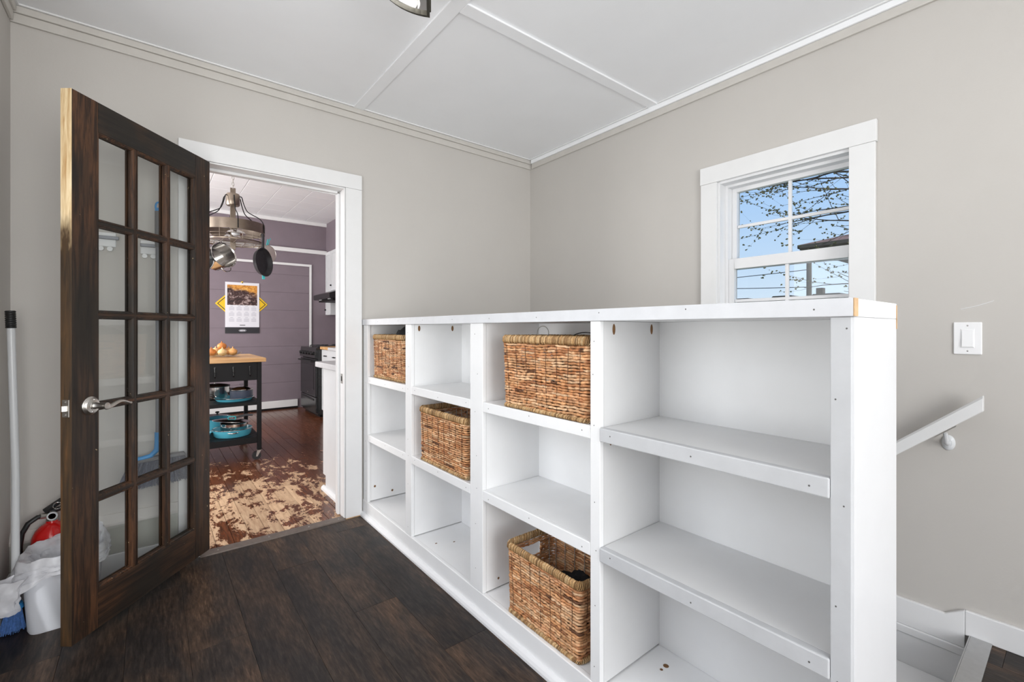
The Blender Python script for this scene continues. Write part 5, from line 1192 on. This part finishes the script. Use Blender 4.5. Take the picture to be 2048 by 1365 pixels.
for z, dy, dz, dx, ln, r_ in ((1.95, 1.0, 0.12, -0.5, 0.8, .009), (2.3, 1.0, 0.0, 0.2, 0.85, .009), (2.0, 1.0, 0.3, 0.1, 0.9, .010), (2.7, 1.0, 0.16, 0.1, 1.0, .010), (3.35, 1.0, 0.05, -0.6, 1.9, .014), (3.15, 1.0, 0.0, -0.1, 1.3, .011), (3.55, 1.0, 0.2, -0.1, 2.0, .016), (3.25, 1.0, 0.18, 0.4, 1.6, .012), (2.15, 1.0, 0.10, -0.35, 1.15, .011), (2.5, 1.0, 0.05, -0.15, 1.0, .010), (2.85, 1.0, 0.12, -0.4, 1.35, .013), (3.05, 1.0, 0.22, 0.1, 1.7, .016), (3.2, 1.0, 0.10, -0.3, 1.5, .014), (3.3, 1.0, 0.28, -0.5, 1.8, .016), (3.45, 1.0, 0.12, 0.2, 1.9, .018), (3.6, 1.0, 0.02, -0.2, 1.7, .015), (3.7, 1.0, -0.12, -0.4, 1.5, .013), (3.8, 0.9, 0.3, 0.3, 1.8, .016), (3.6, -1.0, 0.3, 0.2, 1.6, .016), (2.9, -0.9, 0.3, -0.2, 1.5, .014)):
    branch(Vector((6.6, 1.05, z-0.5+0.0)), Vector((dx, dy, dz)), ln, r_, 1)
obj('trunk', g, M['bark'], tr_, smooth=True); obj('buds', gbud, M['bud'], tr_, stuff=True)
# neighbour house with a hip roof corner
hs = thing('neighbour_house', 'neighbouring house with brown hip roof beyond the tree', 'house', (13.0, 1.2, -0.5))
ex_, ey_ = 10.5, 3.72
g = G(); g.box(ex_+0.35, 15.5, -5.0, 1.75, -0.5, 2.75); obj('wall', g, M['siding'], hs)
g = G(); vs = [(ex_, ey_, 2.90), (16, ey_, 2.90), (16, -6, 2.90), (ex_, -6, 2.90), (13.2, 0.9, 3.72), (13.2, -3.2, 3.72)]
g.add(vs, [(0, 1, 2, 3), (0, 4, 1), (3, 5, 4, 0), (2, 1, 4, 5), (2, 5, 3)])
rf = obj('roof', g, M['roof'], hs)
g = G(); g.box(ex_, 16, ey_-0.03, ey_, 2.83, 2.90).box(ex_, ex_+0.03, -6, ey_, 2.83, 2.90).box(ex_+0.03, 16, -6, ey_-0.03, 2.80, 2.83).prism([(ex_+0.05, 2.80), (ex_+0.6, 2.62), (15.5, 2.62), (16, 2.80)], 'y', -5.9, ey_-0.55); obj('eaves', g, M['fascia'], hs)
g = G(); g.cyl((12.5, 2.9, 3.0), (12.5, 2.9, 3.75), 0.035, seg=10); obj('vent_pipe', g, M['fascia'], rf)
# utility pole and wires
up = thing('utility_pole', 'dark wooden utility pole seen through the lower sash', 'pole', (25, 8.35, -0.5))
g = G(); g.cyl((25, 8.35, -0.5), (25, 8.35, 4.55), 0.125, 0.11, 12); obj('pole', g, M['fascia'], up, smooth=True)
for i, (za, zb, yb_) in enumerate(((4.05, 4.3, 26), (3.2, 4.9, 26), (2.6, 4.1, 26))):
    g = G(); pts = []
    for k in range(17):
        t = k/16.0; pts.append((25+t*(-3), 8.35+(yb_-8.35)*t, za+(zb-za)*t-1.0*0.35*math.sin(t*PI)))
    g.tube(pts, 0.018, 5); obj('cable', g, M['blackplastic'], up)
# far roofs
for i, (y0_, y1_, zt, lb) in enumerate(((19.2, 22.0, 4.10, 'far dark roof low on the horizon, leftmost through the window'), (15.5, 18.4, 4.15, 'far dark roof just above the bookcase between the window muntins'), (11.9, 15.2, 4.15, 'far dark roof with a chimney beside the utility pole'))):
    h_ = thing('far_house', lb, 'house', (46, (y0_+y1_)/2, -0.5))
    g = G(); g.box(44.6, 50, y0_+0.3, y1_-0.3, -0.5, zt-0.7); obj('wall', g, M['siding'], h_)
    g = G(); g.prism([(y0_, zt-0.7), (y1_, zt-0.7), (y1_-0.7, zt), (y0_+0.7, zt)], 'x', 44.3, 50.3); ro = obj('roof', g, M['fascia'], h_)
    if i == 2: g = G(); g.box(45, 45.6, 14.0, 14.5, zt-0.3, zt+0.55); obj('chimney', g, M['fascia'], ro)
